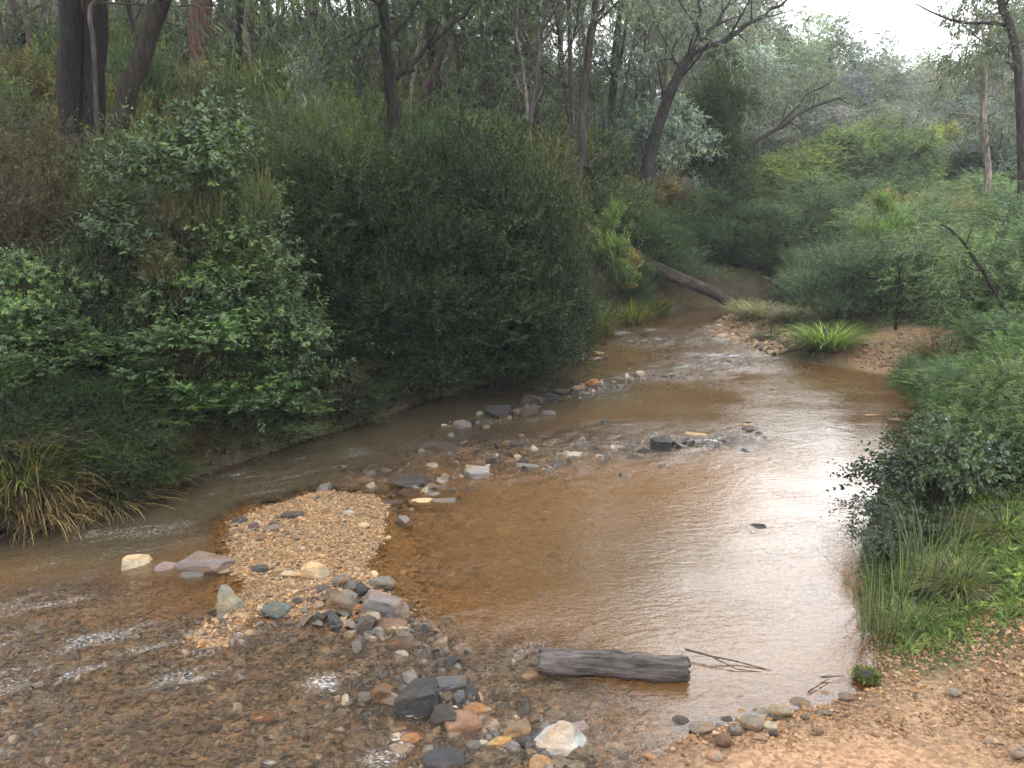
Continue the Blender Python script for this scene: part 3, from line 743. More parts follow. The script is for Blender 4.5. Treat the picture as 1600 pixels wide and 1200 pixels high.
# stones of the shallow bed, awash in the rapids
pR = np.array([.10, .13, .05, .15, .03, .18, .12, .08, .12, .04])
PALR = PALETTE.mean(1, keepdims=True) * .32 + PALETTE * .58
def on_riffle(X, Y):
    return inside(X, Y, WPOLY) & (riffle(X, Y) * .9 > rng.random(len(X)) * .9 + .12) & ~inside(X, Y, BAR) & (heights(X, Y) < -.02)
X, Y = scatter(30000, -4.6, 1.6, 2.9, 6.4, on_riffle)
stones('creek_bed_stones', X[:9000], Y[:9000], np.clip(rng.lognormal(math.log(.024), .5, len(X[:9000])), .012, .055), .3, PALR, pR, WETGRAVEL, 'brown and grey stones awash in the near rapid', sub=2, cut=8, flat=.42)
stones('creek_bed_pebbles', X[9000:], Y[9000:], np.clip(rng.lognormal(math.log(.014), .4, len(X[9000:])), .007, .03), .4, PALR, pR, WETGRAVEL, 'small pebbles between the stones of the near rapid')
X, Y = scatter(30000, -3.5, 7, 8.0, 20, on_riffle)
k = rng.random(len(X)) < .7
X, Y = X[k], Y[k]
stones('creek_bed_stones', X, Y, np.clip(rng.lognormal(math.log(.035), .5, len(X)), .015, .10), .25, PALR, pR, WETGRAVEL, 'brown stones under the rapids upstream', sub=1)
def on_pool(X, Y):
    return inside(X, Y, WPOLY) & (riffle(X, Y) < .4) & (rng.random(len(X)) < sstep(-.1, .5, fbm(X * 1.2, Y * 1.2, seed=75))) & (heights(X, Y) < -.06)
X, Y = scatter(9000, -3.5, 3.5, 4.3, 9, on_pool)
stones('creek_bed_stones', X, Y, np.minimum(np.clip(rng.lognormal(math.log(.04), .5, len(X)), .015, .14), -.55 * heights(X, Y)), .1, PALR * np.array([1.25, 1.0, .8]), pR, WETGRAVEL, 'orange-brown stones on the floor of the clear pool', sub=2, flat=.35)
# scattered heap of chips at the right tip and front of the bar
def on_heap(X, Y):
    f = blob(X, Y, 578, 962, 70, 50) + blob(X, Y, 480, 950, 110, 22) * .7 + blob(X, Y, 395, 835, 55, 18) * .6 + blob(X, Y, 460, 850, 90, 12) * .45 + blob(X, Y, 420, 905, 70, 16) * .5 + blob(X, Y, 500, 790, 60, 8) * .4 + blob(X, Y, 360, 990, 70, 30) * .5 + blob(X, Y, 340, 880, 30, 50) * .4
    return f > .25 + .75 * rng.random(len(X))
X, Y = scatter(5600, -3.2, -.4, 5.0, 8.0, on_heap)
stones('gravel', X, Y, np.clip(rng.lognormal(math.log(.022), .45, len(X)), .01, .06), .3, PALETTE * .8, np.array([.12, .12, .06, .12, .06, .16, .14, .05, .14, .03]), WETGRAVEL, 'coarse dark chips along the front of the gravel bar', sub=2, flat=.45, cut=6)

def weir(name, lines, n, spread, size, label, pal, prob, mat=WETGRAVEL):
    XS, YS = [], []
    for ln_ in lines:
        p = np.array(px_line(ln_)); q = rng.random(n) * (len(p) - 1); i = np.minimum(q.astype(int), len(p) - 2); f = (q - i)[:, None]
        c = p[i] * (1 - f) + p[i + 1] * f + rng.normal(0, spread, (n, 2)); XS.append(c[:, 0]); YS.append(c[:, 1])
    X, Y = np.concatenate(XS), np.concatenate(YS); k = inside(X, Y, WPOLY); X, Y = X[k], Y[k]
    sz = np.clip(rng.lognormal(math.log(size), .45, len(X)), size * .4, size * 2.4)
    zg = heights(X, Y); off = (np.maximum(zg, -.035 - .2 * sz) - zg) / sz + .32
    return stones(name, X, Y, sz, off, pal, prob, mat, label, sub=2, flat=.6, cut=7)
WETP = np.array([(.06, .054, .048), (.10, .08, .062), (.16, .11, .07), (.22, .18, .13), (.035, .032, .03), (.19, .125, .075), (.14, .12, .10), (.34, .27, .18)])
pW = np.array([.2, .17, .15, .09, .14, .07, .13, .05])
weir('weir_stones', [[(600, 768), (720, 745), (835, 722), (960, 700), (1035, 694), (1130, 687), (1180, 668)], [(700, 668), (780, 652), (850, 636), (885, 612), (930, 602), (1000, 585)]], 200, .17, .052, 'small wet stones strewn along the mid-stream weir', WETP, pW)
weir('weir_stones', [[(500, 960), (575, 965), (625, 985), (660, 1010), (690, 1070)], [(560, 1080), (640, 1100), (720, 1130), (800, 1150), (860, 1180)]], 260, .15, .04, 'wet angular stones of the near rapid around the black slate', WETP, pW)
weir('weir_stones', [[(620, 790), (760, 765), (900, 735), (1000, 715)], [(560, 745), (680, 720), (800, 700)]], 70, .25, .045, 'scattered stones awash around the weir', WETP, pW)
# ------------------------------------------------------------------ plants: prototypes
class Plant:
    def __init__(s, stems, fol, stem_name, fol_name):
        s.stems, s.fol, s.sn, s.fn = stems, fol, stem_name, fol_name
        co = np.empty(len(fol.vertices) * 3, np.float32); fol.vertices.foreach_get('co', co); co = co.reshape(-1, 3)
        s.W = 2 * np.percentile(np.abs(co[:, :2]), 97); s.H = np.percentile(co[:, 2], 99.3)

def bend(p, d, L, n=6, up=.2, wig=.08, rg=rng):
    pts = [np.array(p, float)]; d = np.array(d, float)
    for i in range(n - 1):
        d = d + np.array([0, 0, up / n]) + rg.normal(0, wig, 3); d /= np.linalg.norm(d)
        pts.append(pts[-1] + d * L / (n - 1))
    return np.array(pts)

def bush(seed, W, H, nl, ns, n, L, ll, lw, ang=.7, droop=.15, hang=0., oval=False, mat=None, up=.5, lobe=.3, flat=False, nst=10, low=.1, inner=.25, lumpk=.5):
    rg = np.random.default_rng(seed); lf = Leaves(); tb = Tubes()
    a = rg.uniform(0, 6.28, nl); rr = W * .5 * (1 - lobe) * np.sqrt(rg.uniform(.02, 1, nl))
    zt = rg.uniform(low, 1, nl) ** .8
    R = W * lobe * rg.uniform(.65, 1.15, nl)
    C = np.stack([rr * np.cos(a), rr * np.sin(a), R * .5 + zt * (H - R * 1.35) * (1 - .35 * (rr / (W * .5)) ** 2)], 1)
    k = rg.choice(nl, ns, p=R ** 2 / (R ** 2).sum())
    d = rand_dir(ns, rg); d[:, 2] = np.where(d[:, 2] < -.15, -d[:, 2], d[:, 2])
    f = np.where(rg.random(ns) < inner, rg.uniform(.2, .8, ns), rg.uniform(.75, 1.08, ns))
    lump = 1 + lumpk * fbm(d[:, 0] * 2.2 + k * 7, d[:, 1] * 2.2, d[:, 2] * 2.2, seed=seed, oct=3)
    P = C[k] + d * (R[k] * f * lump)[:, None] * np.array([1, 1, .85])
    D = norm(d + np.array([0, 0, up]) + rg.normal(0, .35, (ns, 3)))
    ok = P[:, 2] > .04 * H
    P, D = P[ok], D[ok]
    Ls = L * rg.uniform(.6, 1.35, len(P)); far = rg.random(len(P)) < .09; Ls[far] *= rg.uniform(1.4, 2.6, far.sum())
    lf.shoots(P, D, n, Ls, ll, lw, ang, droop, hang, oval=oval, flat=flat, rg=rg, tone=rg.uniform(0, 1, nl)[k][ok])
    for i in range(nst):
        j = rg.integers(nl); b = rg.normal(0, .05 * W, 2)
        top = C[j] + rand_dir(1, rg)[0] * R[j] * .5
        p0 = np.array([b[0], b[1], -.15]); mid = p0 * .45 + top * .55 + np.array([0, 0, -.1 * H]) + rg.normal(0, .04 * W, 3)
        t = np.linspace(0, 1, 8)[:, None]
        pts = p0 * (1 - t) ** 2 + 2 * mid * t * (1 - t) + top * t ** 2
        r0 = .008 * W * rg.uniform(.6, 1.2)
        tb.add(pts, np.linspace(r0, r0 * .35, 8), 5)
        for q in range(5):
            e = C[j] + rand_dir(1, rg)[0] * R[j] * rg.uniform(.8, 1.1)
            st = pts[rg.integers(4, 8)]
            tb.add(bend(st, norm((e - st)[None])[0], np.linalg.norm(e - st), 5, .1, .1, rg), np.linspace(r0 * .4, r0 * .12, 5), 4)
    return Plant(tb.mesh('shrub_stems', BARK), lf.mesh('shrub_foliage', mat or LEAF), 'stems', 'foliage')

class Tree:
    def __init__(s, seed): s.rg = np.random.default_rng(seed); s.tb = Tubes(); s.tips = []
    def limb(s, pts, r0, r1, nsub=0, t0=.4, L=1.0, el=.6, lev=1, k=7, up=.25, leafy=True, wig=.1):
        rg = s.rg; pts = np.asarray(pts, float); n = len(pts)
        s.tb.add(pts, np.linspace(r0, r1, n), k)
        az0 = rg.uniform(0, 6.28)
        tan = norm(np.gradient(pts, axis=0))
        for i in range(nsub):
            t = t0 + (1 - t0) * (i + rg.random()) / nsub
            x = t * (n - 1); j = min(int(x), n - 2); p = pts[j] + (pts[j + 1] - pts[j]) * (x - j)
            r = (r0 + (r1 - r0) * t)
            e = el + rg.normal(0, .2)
            sd = perp(tan[j][None], np.array([az0 + i * 2.4 + rg.normal(0, .3)]))[0]
            d = tan[j] * math.cos(e + .3) + sd * math.sin(e + .3)
            l = L * (1.15 - .6 * t) * rg.uniform(.7, 1.3)
            q = bend(p, d, l, 6, up, wig, rg)
            rr = min(r * .55, .03 * l + .004)
            if lev > 0:
                s.limb(q, rr, rr * .3, 4, .3, L * .42, .55, lev - 1, 4 if lev > 1 else 4, up * .5, leafy, .14)
            else:
                s.tb.add(q, np.linspace(rr, rr * .35, 6), 3)
                if leafy: s.tips += [(q[-1], q[-1] - q[-2], l), (q[3], q[3] - q[2], l)]
        if leafy and nsub and lev < 2: s.tips.append((pts[-1], pts[-1] - pts[-2], L * .4))
    def crown(s, m, n, rc, L, ll, lw, hang=.6, droop=.3, ang=.6, flat=False, oval=False, keep=1.0):
        lf = Leaves(); rg = s.rg
        tips = [t for t in s.tips if rg.random() < keep] or s.tips[:1]
        P = np.repeat(np.array([t[0] for t in tips]), m, 0); D = np.repeat(norm(np.array([t[1] for t in tips])), m, 0)
        N = len(P); P = P + rg.normal(0, rc, (N, 3)) * np.array([1, 1, .7])
        D = norm(D * .6 + rand_dir(N, rg) * .9 + np.array([0, 0, .15 - hang * .4]))
        lf.shoots(P, D, n, L * rg.uniform(.6, 1.3, N), ll, lw, ang, droop, hang, flat=flat, oval=oval, rg=rg, tone=np.repeat(rg.uniform(0, 1, len(tips)), m))
        return lf.mesh('tree_crown', LEAF)

def wander(H, n, lean, wig, rg):
    z = np.linspace(-.3, H, n); x = lean[0] * (np.maximum(z, 0) / H) ** 1.3 * H; y = lean[1] * (np.maximum(z, 0) / H) ** 1.3 * H
    w = np.cumsum(rg.normal(0, wig, (n, 2)), 0); w -= w[0]
    return np.stack([x + w[:, 0], y + w[:, 1], z], 1)

def gum(seed, H, nb, bl, t0, r0, m=9, ll=.17, lw=.045, rc=.32, lean=.05, el=.55):
    t = Tree(seed); rg = t.rg
    t.limb(wander(H * .92, 12, rg.normal(0, lean, 2), .07, rg), r0, r0 * .22, nb, t0, bl, el, 1, 7, .35)
    return Plant(t.tb.mesh('tree_trunk', BARK), t.crown(m, 9, rc, .5, ll, lw), 'trunk', 'crown')

SPECIES = {}
def sp(k, *v): SPECIES[k] = list(v)
sp('gum', *[gum(200 + i, 14, 15, 4.2, .38, .2) for i in range(4)])
sp('roundgum', *[gum(220 + i, 11, 16, 4.2, .25, .18, m=16, rc=.42, ll=.2, lw=.06) for i in range(3)])
sp('pole', *[gum(240 + i, 11, 14, 1.9, .2, .085, m=7, ll=.15, lw=.032, rc=.3, lean=.07, el=.45) for i in range(4)])
sp('bare', *[gum(260 + i, 10, 9, 2.0, .45, .08, m=3, ll=.14, lw=.03, lean=.1) for i in range(2)])
sp('teatree', *[bush(300 + i, 3.4, 3.4, 85, 3500, 22, .44, .062, .022, .75, .12, mat=LEAF, up=.45, low=0., lobe=.115, inner=.2, lumpk=.7) for i in range(3)])
sp('broadleaf', *[bush(320 + i, 2.0, 3.0, 44, 1250, 11, .30, .068, .033, .95, .3, .45, oval=True, mat=GLOSSLEAF, up=.8, nst=14, inner=.45, low=0., lobe=.135, lumpk=.9) for i in range(3)])
sp('twiggy', *[bush(340 + i, 2.4, 3.0, 40, 2300, 14, .36, .055, .016, .6, .1, mat=LEAF, up=.7, nst=26, inner=.45, lobe=.14, low=0.) for i in range(2)])
sp('feathery', *[bush(360 + i, 2.6, 2.6, 44, 1700, 26, .58, .085, .018, .95, .35, .1, mat=LEAF, up=.55, flat=True, inner=.25, lobe=.14, low=0., lumpk=.9) for i in range(3)])
sp('wispy', *[bush(380 + i, 2.2, 2.4, 36, 1500, 26, .62, .07, .015, .55, .08, mat=LEAF, up=1.1, inner=.3, lobe=.14, low=0., lumpk=1.0) for i in range(3)])
sp('wattle', *[bush(400 + i, 5, 5.5, 60, 3400, 18, .60, .16, .04, .9, .35, .1, mat=LEAF, up=.5, flat=True, low=.1, lobe=.13) for i in range(3)])
sp('understorey', *[bush(420 + i, 2.6, 2.2, 45, 1700, 14, .36, .085, .026, .8, .2, .1, mat=LEAF, up=.6, lobe=.14, low=0.) for i in range(4)])
sp('sapling', *[bush(440 + i, 1.0, 2.2, 12, 520, 13, .26, .065, .026, .9, .1, -.05, oval=True, mat=LEAF, up=1.4, nst=8, low=.25, inner=.5, lobe=.22) for i in range(2)])
sp('bluegum', *[bush(450 + i, 3.0, 5.0, 14, 1500, 12, .45, .10, .035, .9, .35, .5, mat=LEAF, up=.3, low=.2, lobe=.24) for i in range(2)])
sp('darkwattle', *[bush(460 + i, 3.4, 5.6, 60, 4200, 16, .5, .10, .022, .7, .35, .3, mat=LEAF, up=.4, low=.05, lobe=.14) for i in range(1)])
sp('bramble', *[bush(470 + i, 1.5, 1.1, 11, 480, 7, .26, .062, .045, 1.0, .4, .15, oval=True, mat=GLOSSLEAF, up=.4, nst=16, inner=.4, lobe=.26) for i in range(2)])

def blades(seed, R, H, n, w, lean0, lean1, curl, seg=5, spread=.35):
    rg = np.random.default_rng(seed)
    a = rg.uniform(0, 6.28, n); rr = R * spread * np.sqrt(rg.random(n))
    L = H * rg.uniform(.55, 1.25, n); th = rg.uniform(lean0, lean1, n); k = curl * rg.uniform(.4, 1.4, n)
    a2 = a + rg.normal(0, .5, n)
    x = np.zeros(n); z = np.zeros(n); V = []
    sd = np.stack([-np.sin(a2), np.cos(a2), np.zeros(n)], 1)
    for i in range(seg + 1):
        t = i / seg
        c = np.stack([rr * np.cos(a) + x * np.cos(a2), rr * np.sin(a) + x * np.sin(a2), z - .03], 1)
        hw = (w * (1 - t) ** .7 * rg.uniform(.9, 1.1, n) * .5 + .0008)[:, None]
        V += [c - sd * hw, c + sd * hw]
        ang = th + k * t * t * 1.6
        x = x + np.sin(ang) * L / seg; z = z + np.cos(ang) * L / seg
    V = np.stack(V, 1)
    m = 2 * (seg + 1)
    q = np.array([[2 * i, 2 * i + 1, 2 * i + 3, 2 * i + 2] for i in range(seg)])
    Q = (np.arange(n)[:, None, None] * m + q[None]).reshape(-1, 4)
    return make_mesh('grass_blades', V.reshape(-1, 3), Q, smooth=True, mat=LEAF, fattr={'rnd': np.repeat(rg.random(n), seg)})
TUFT = [blades(500 + i, .5, .75, 620, .011, .05, .75, 1.0) for i in range(3)]
DRY = [blades(510 + i, .55, .62, 520, .008, .3, 1.25, 1.1) for i in range(3)]
RUSH = [blades(520 + i, .35, .95, 120, .006, .02, .42, .35, spread=.8) for i in range(2)]

# ------------------------------------------------------------------ placing
cnt = {}
def pick(key):
    i = cnt.get(key, 0); cnt[key] = i + 1
    return SPECIES[key][i % len(SPECIES[key])]
def plant(name, cat, key, loc, sx, sz, fcol, scol, label, group=None, rot=None):
    p = pick(key)
    r = link(name, None, loc=loc); r.scale = (sx, sx, sz); r.rotation_euler.z = random.uniform(0, 6.28) if rot is None else rot
    tag(r, label, cat, group)
    link(p.sn, p.stems, r, color=scol); link(p.fn, p.fol, r, color=fcol)
    return r, p
def shrub(key, u, y, vtop, wpx, fcol, label, group=None, scol=(.05, .038, .028), name='shrub', cat='shrub', sinkz=0.0):
    g = at(u, y); p = SPECIES[key][cnt.get(key, 0) % len(SPECIES[key])]
    h = max(.3, at_depth(u, vtop, y)[2] - g[2]); w = wpx * (y * CP + (CAM_H - g[2]) * SP) / F
    return plant(name, cat, key, (g[0], g[1], g[2] - sinkz), w / p.W, h / p.H, fcol, scol, label, group)
def forest(key, u, y, s, fcol, scol, label, group, vtop=None):
    g = at(u, y); p = SPECIES[key][cnt.get(key, 0) % len(SPECIES[key])]
    sz = s
    if vtop is not None: sz = max(.35, (at_depth(u, vtop, y)[2] - g[2]) / p.H)
    sx = s if vtop is None else (s + sz) / 2
    return plant('tree', 'tree', key, (g[0], g[1], g[2] - .1), sx, sz, fcol, scol, label, group)

def tussock(u, y, vtop, wpx, green, dry, label, group=None, kind='tuft', name='grass_tussock'):
    g = at(u, y); h = max(.12, at_depth(u, vtop, y)[2] - g[2]); w = 1.25 * wpx * (y * CP + (CAM_H - g[2]) * SP) / F
    r = link(name, None, loc=g); tag(r, label, 'grass tussock' if name == 'grass_tussock' else 'rush', group); r.rotation_euler.z = random.uniform(0, 6.28)
    i = random.randrange(6)
    if kind == 'rush':
        link('stems', RUSH[i % 2], r, color=green).scale = (w / .8, w / .8, h / .95)
    else:
        if green: link('green_blades', TUFT[i % 3], r, color=green).scale = (w / 1.15, w / 1.15, h / .78)
        if dry: link('dry_blades', DRY[i % 3], r, color=dry).scale = (w / 1.2, w / 1.2, h / (.62 if green else .5))
    return r

def jitter(c, s=.15):
    k = 1 + random.gauss(0, s); return tuple(max(.005, x * k * (1 + random.gauss(0, s * .35))) for x in c)

# colours of foliage
TEA, OLIVE, FOREST, GREYG, BLUEG, BROWNISH = (.021, .038, .011), (.10, .115, .035), (.05, .08, .03), (.155, .185, .15), (.21, .26, .25), (.085, .072, .042)
FEATH, FEATHY, BRIGHT, YELG, BROADL = (.15, .205, .105), (.11, .15, .05), (.16, .24, .055), (.17, .19, .035), (.048, .08, .028)
DBARK, RBARK, PBARK, GBARK = (.02, .016, .014), (.10, .052, .037), (.26, .22, .19), (.075, .062, .054)

# the dark bush hanging over the creek
shrub('teatree', 735, 12.9, 192, 260, TEA, 'biggest dark green tea tree bush, hanging over the creek in mid picture', 'dark bushes over the creek')
shrub('teatree', 645, 12.7, 208, 240, (.024, .042, .013), 'dark green bush pressed against the left of the biggest bush', 'dark bushes over the creek')
shrub('teatree', 680, 12.3, 330, 260, (.02, .036, .011), 'middling dark bush standing in front of the two tallest dark bushes', 'dark bushes over the creek')
shrub('teatree', 836, 13.4, 330, 150, (.025, .043, .014), 'lower dark bush stepping down to the right of the biggest bush', 'dark bushes over the creek')
shrub('teatree', 805, 13.8, 262, 190, (.024, .04, .013), 'dark green bush right behind the biggest bush, reaching out toward the fallen log', 'dark bushes over the creek')
shrub('teatree', 560, 12.3, 222, 270, (.022, .036, .012), 'dark green bush left of the biggest bush, with dim twigs below', 'dark bushes over the creek')
shrub('teatree', 765, 12.75, 395, 280, (.022, .04, .011), 'low dark green bush in front, trailing its twigs to the water beside the black rock', 'dark bushes over the creek')
shrub('teatree', 885, 15.9, 400, 95, (.05, .075, .03), 'grey-green bush at the right foot of the dark bushes, above the far stone cluster', 'dark bushes over the creek')
shrub('teatree', 630, 11.85, 430, 250, (.02, .034, .011), 'low shadowy bush at the water edge under the biggest bush', 'dark bushes over the creek')
shrub('teatree', 480, 12.8, 255, 200, (.035, .05, .022), 'dull green bush between the broad-leaved shrubs and the dark bushes', 'dark bushes over the creek')
# broad-leaved shrubs of the left bank
BL = [(325, 10.0, 165, 270, BROADL, 'tallest broad-leaved shrub on the left bank, in front of the reddish trunk'),
      (420, 9.9, 330, 220, BROADL, 'broad-leaved shrub right of the tallest one, leaves spilling to the creek'),
      (235, 9.6, 330, 190, (.05, .085, .035), 'dark broad-leaved shrub below the leaning trunk'),
      (330, 9.1, 470, 240, (.06, .11, .035), 'mid green broad-leaved shrub low on the bank above the small grass tuft'),
      (70, 8.6, 395, 150, (.062, .105, .036), 'light green broad-leaved shrub at the left edge with drooping fresh leaves'),
      (20, 8.2, 500, 170, (.07, .115, .04), 'low broad-leaved shrub at the left edge above the grass tussocks'),
      (165, 8.7, 520, 170, (.06, .10, .034), 'low broad-leaved shrub between the left edge and the mid green shrub'),
      (260, 8.9, 600, 170, (.075, .13, .035), 'small bright broad-leaved shrub just above the brown reeds'),
      (440, 10.3, 470, 150, (.05, .09, .035), 'small broad-leaved shrub at the dark gap beside the low shadowy bush'),
      (440, 9.95, 600, 120, (.05, .09, .03), 'lowest broad-leaved shrub at the water edge right of the small grass tuft')]
for u, y, vt, w, c, l in BL: shrub('broadleaf', u, y, vt, w, c, l, 'broad-leaved shrubs on the left bank')
TW = [(60, 10.6, 175, 260, BROWNISH, 'brownish twiggy shrub in front of the pair of dark trunks'), (130, 10.0, 300, 200, (.05, .045, .028), 'dim brown twiggy shrub above the light green shrub'),
      (-40, 9.6, 230, 230, BROWNISH, 'brown twiggy shrub cut by the left edge'), (200, 11.6, 215, 200, (.05, .06, .03), 'twiggy green shrub at the foot of the leaning trunk'),
      (10, 12.4, 130, 180, (.05, .065, .03), 'dark twiggy shrub at the left edge behind the brownish one'), (470, 13.6, 170, 170, (.06, .08, .03), 'twiggy shrub under the pale bluish sapling'),
      (540, 11.6, 480, 130, (.05, .045, .03), 'brown twigs hanging in the dark gap left of the low shadowy bush')]
TW += [(285, 9.4, 300, 120, (.06, .055, .03), 'brown-green twiggy shrub poking out before the tallest broad-leaved shrub'), (395, 9.9, 250, 130, (.07, .085, .035), 'wispy olive shrub at the right shoulder of the tallest broad-leaved shrub'), (640, 12.2, 240, 130, (.05, .065, .025), 'olive twigs sticking up before the left dark bush'), (150, 9.2, 370, 150, (.05, .06, .03), 'thin dark twigs between the light green and the dark broad-leaved shrubs'),
       (250, 11.0, 190, 230, (.065, .085, .035), 'dull green twiggy shrub left behind the tallest broad-leaved shrub'), (430, 11.6, 190, 220, (.06, .08, .03), 'dull green twiggy shrub right behind the tallest broad-leaved shrub'),
       (510, 12.2, 300, 170, (.05, .07, .03), 'dull twiggy shrub in the gap left of the dark bushes'), (90, 9.4, 430, 220, (.055, .05, .03), 'brown twiggy shrub low behind the light green shrub'), (520, 11.2, 560, 150, (.05, .06, .028), 'low brown-green twigs at the water edge left of the low shadowy bush'),
       (190, 10.4, 400, 200, (.045, .06, .028), 'dark twiggy shrub in the hollow left of the tallest broad-leaved shrub')]
for u, y, vt, w, c, l in TW: shrub('twiggy', u, y, vt, w, c, l, 'twiggy shrubs on the left bank')
US = [(30, 17, 75, 190), (150, 19, 60, 190), (230, 18, 70, 150), (290, 22, 75, 170), (350, 19, 95, 180), (430, 21, 90, 170), (500, 18, 130, 170), (540, 16, 160, 150), (610, 18, 150, 170), (690, 17.5, 165, 170),
      (100, 24, 40, 200), (240, 27, 40, 200), (390, 27, 55, 200), (520, 27, 85, 190), (640, 24, 130, 190), (760, 20, 180, 170), (840, 19, 225, 150), (720, 27, 130, 190), (800, 26, 160, 180), (880, 24, 190, 170),
      (-60, 15, 90, 230), (420, 16, 160, 150), (310, 15, 150, 160), (180, 14.5, 130, 170)]
for u, y, vt, w in US:
    shrub('understorey', u + random.randint(-15, 15), y, vt, w * .95, jitter(random.choice([OLIVE, OLIVE, (.10, .10, .03), FOREST, (.07, .095, .04)])), 'olive undergrowth shrub among the trunks on the left slope', 'undergrowth shrubs on the left slope')
shrub('bluegum', 490, 17.0, 75, 110, (.17, .21, .20), 'pale silvery blue sapling standing out above the undergrowth', scol=(.12, .1, .09))
fr = LEFT[4:18]; fl = np.concatenate(([0], np.cumsum(np.hypot(*np.diff(fr, axis=0).T))))
for i in range(66):
    q = (i + random.random() * .8) / 66 * fl[-1]; j = min(int(np.searchsorted(fl, q)), len(fr) - 1); a_, b_ = fr[j - 1] if j else fr[0], fr[max(j, 1)]
    tt = (q - fl[max(j, 1) - 1]) / max(fl[max(j, 1)] - fl[max(j, 1) - 1], 1e-6); c_ = a_ + (b_ - a_) * tt; nrm = np.array([-(b_ - a_)[1], (b_ - a_)[0]]); nrm /= np.linalg.norm(nrm)
    c_ = c_ + nrm * random.uniform(.12, .85); key = random.choice(['broadleaf', 'understorey', 'twiggy', 'teatree']); P_ = SPECIES[key][cnt.get(key, 0) % len(SPECIES[key])]
    w_ = random.uniform(.7, 1.2); h_ = random.uniform(.4, .85)
    plant('shrub', 'shrub', key, (c_[0], c_[1], ground_z(*c_) - .08), w_ / P_.W, h_ / P_.H, jitter({'broadleaf': (.06, .10, .035), 'understorey': (.05, .065, .03), 'twiggy': (.075, .06, .04), 'teatree': TEA}[key]), (.05, .038, .028), 'low shrub hanging over the left water edge', 'low shrubs along the left water edge')
# far bank, behind the fallen log
MB = [('teatree', 1010, 22.0, 325, 120, FOREST, 'green bush just above the buried middle of the fallen log'), ('wispy', 1050, 22.6, 385, 120, (0.095, 0.135, 0.081), 'grey-green wispy bush over the buried middle of the fallen log'),
      ('teatree', 1095, 25.5, 300, 150, (0.068, 0.108, 0.047), 'rounded green bush behind the upper end of the fallen log'), ('teatree', 1180, 25.5, 318, 150, (0.061, 0.095, 0.041), 'dark rounded bush beyond the log, above the creek bend'),
      ('teatree', 1225, 24.8, 385, 130, (0.038, 0.061, 0.027), 'darkest low bush in the shadow at the creek bend'), ('teatree', 1155, 25.0, 395, 120, (0.041, 0.068, 0.027), 'low dark bush at the water end of the fallen log'),
      ('wispy', 1270, 27, 300, 130, (0.081, 0.121, 0.061), 'grey-green bush above the darkest low bush'), ('understorey', 960, 23, 280, 130, (0.108, 0.135, 0.054), 'olive shrub left behind the bright green sapling'),
      ('understorey', 1015, 26, 270, 130, (0.176, 0.135, 0.054), 'russet-tinged shrub between the leaning tree and the bright sapling'), ('wispy', 1110, 28, 270, 130, (0.108, 0.162, 0.081), 'pale green wispy bush under the dark dense wattle'),
      ('twiggy', 880, 20, 320, 80, (0.081, 0.101, 0.041), 'twiggy shrub hiding the upper end of the fallen log'), ('teatree', 992, 20.3, 408, 56, (0.061, 0.095, 0.041), 'small green bush right of the bright green sapling'),
      ('teatree', 1065, 24.3, 345, 120, (0.054, 0.088, 0.041), 'green bush halfway along behind the fallen log')]
for k, u, y, vt, w, c, l in MB: shrub(k, u, y, vt, w, c, l, 'bushes on the far bank')
shrub('sapling', 957, 18.9, 316, 60, (.125, .18, .055), 'bright lime green sapling beside the fallen log')
shrub('sapling', 970, 19.8, 385, 50, (.24, .21, .07), 'small yellowing sapling at the foot of the lime green one')
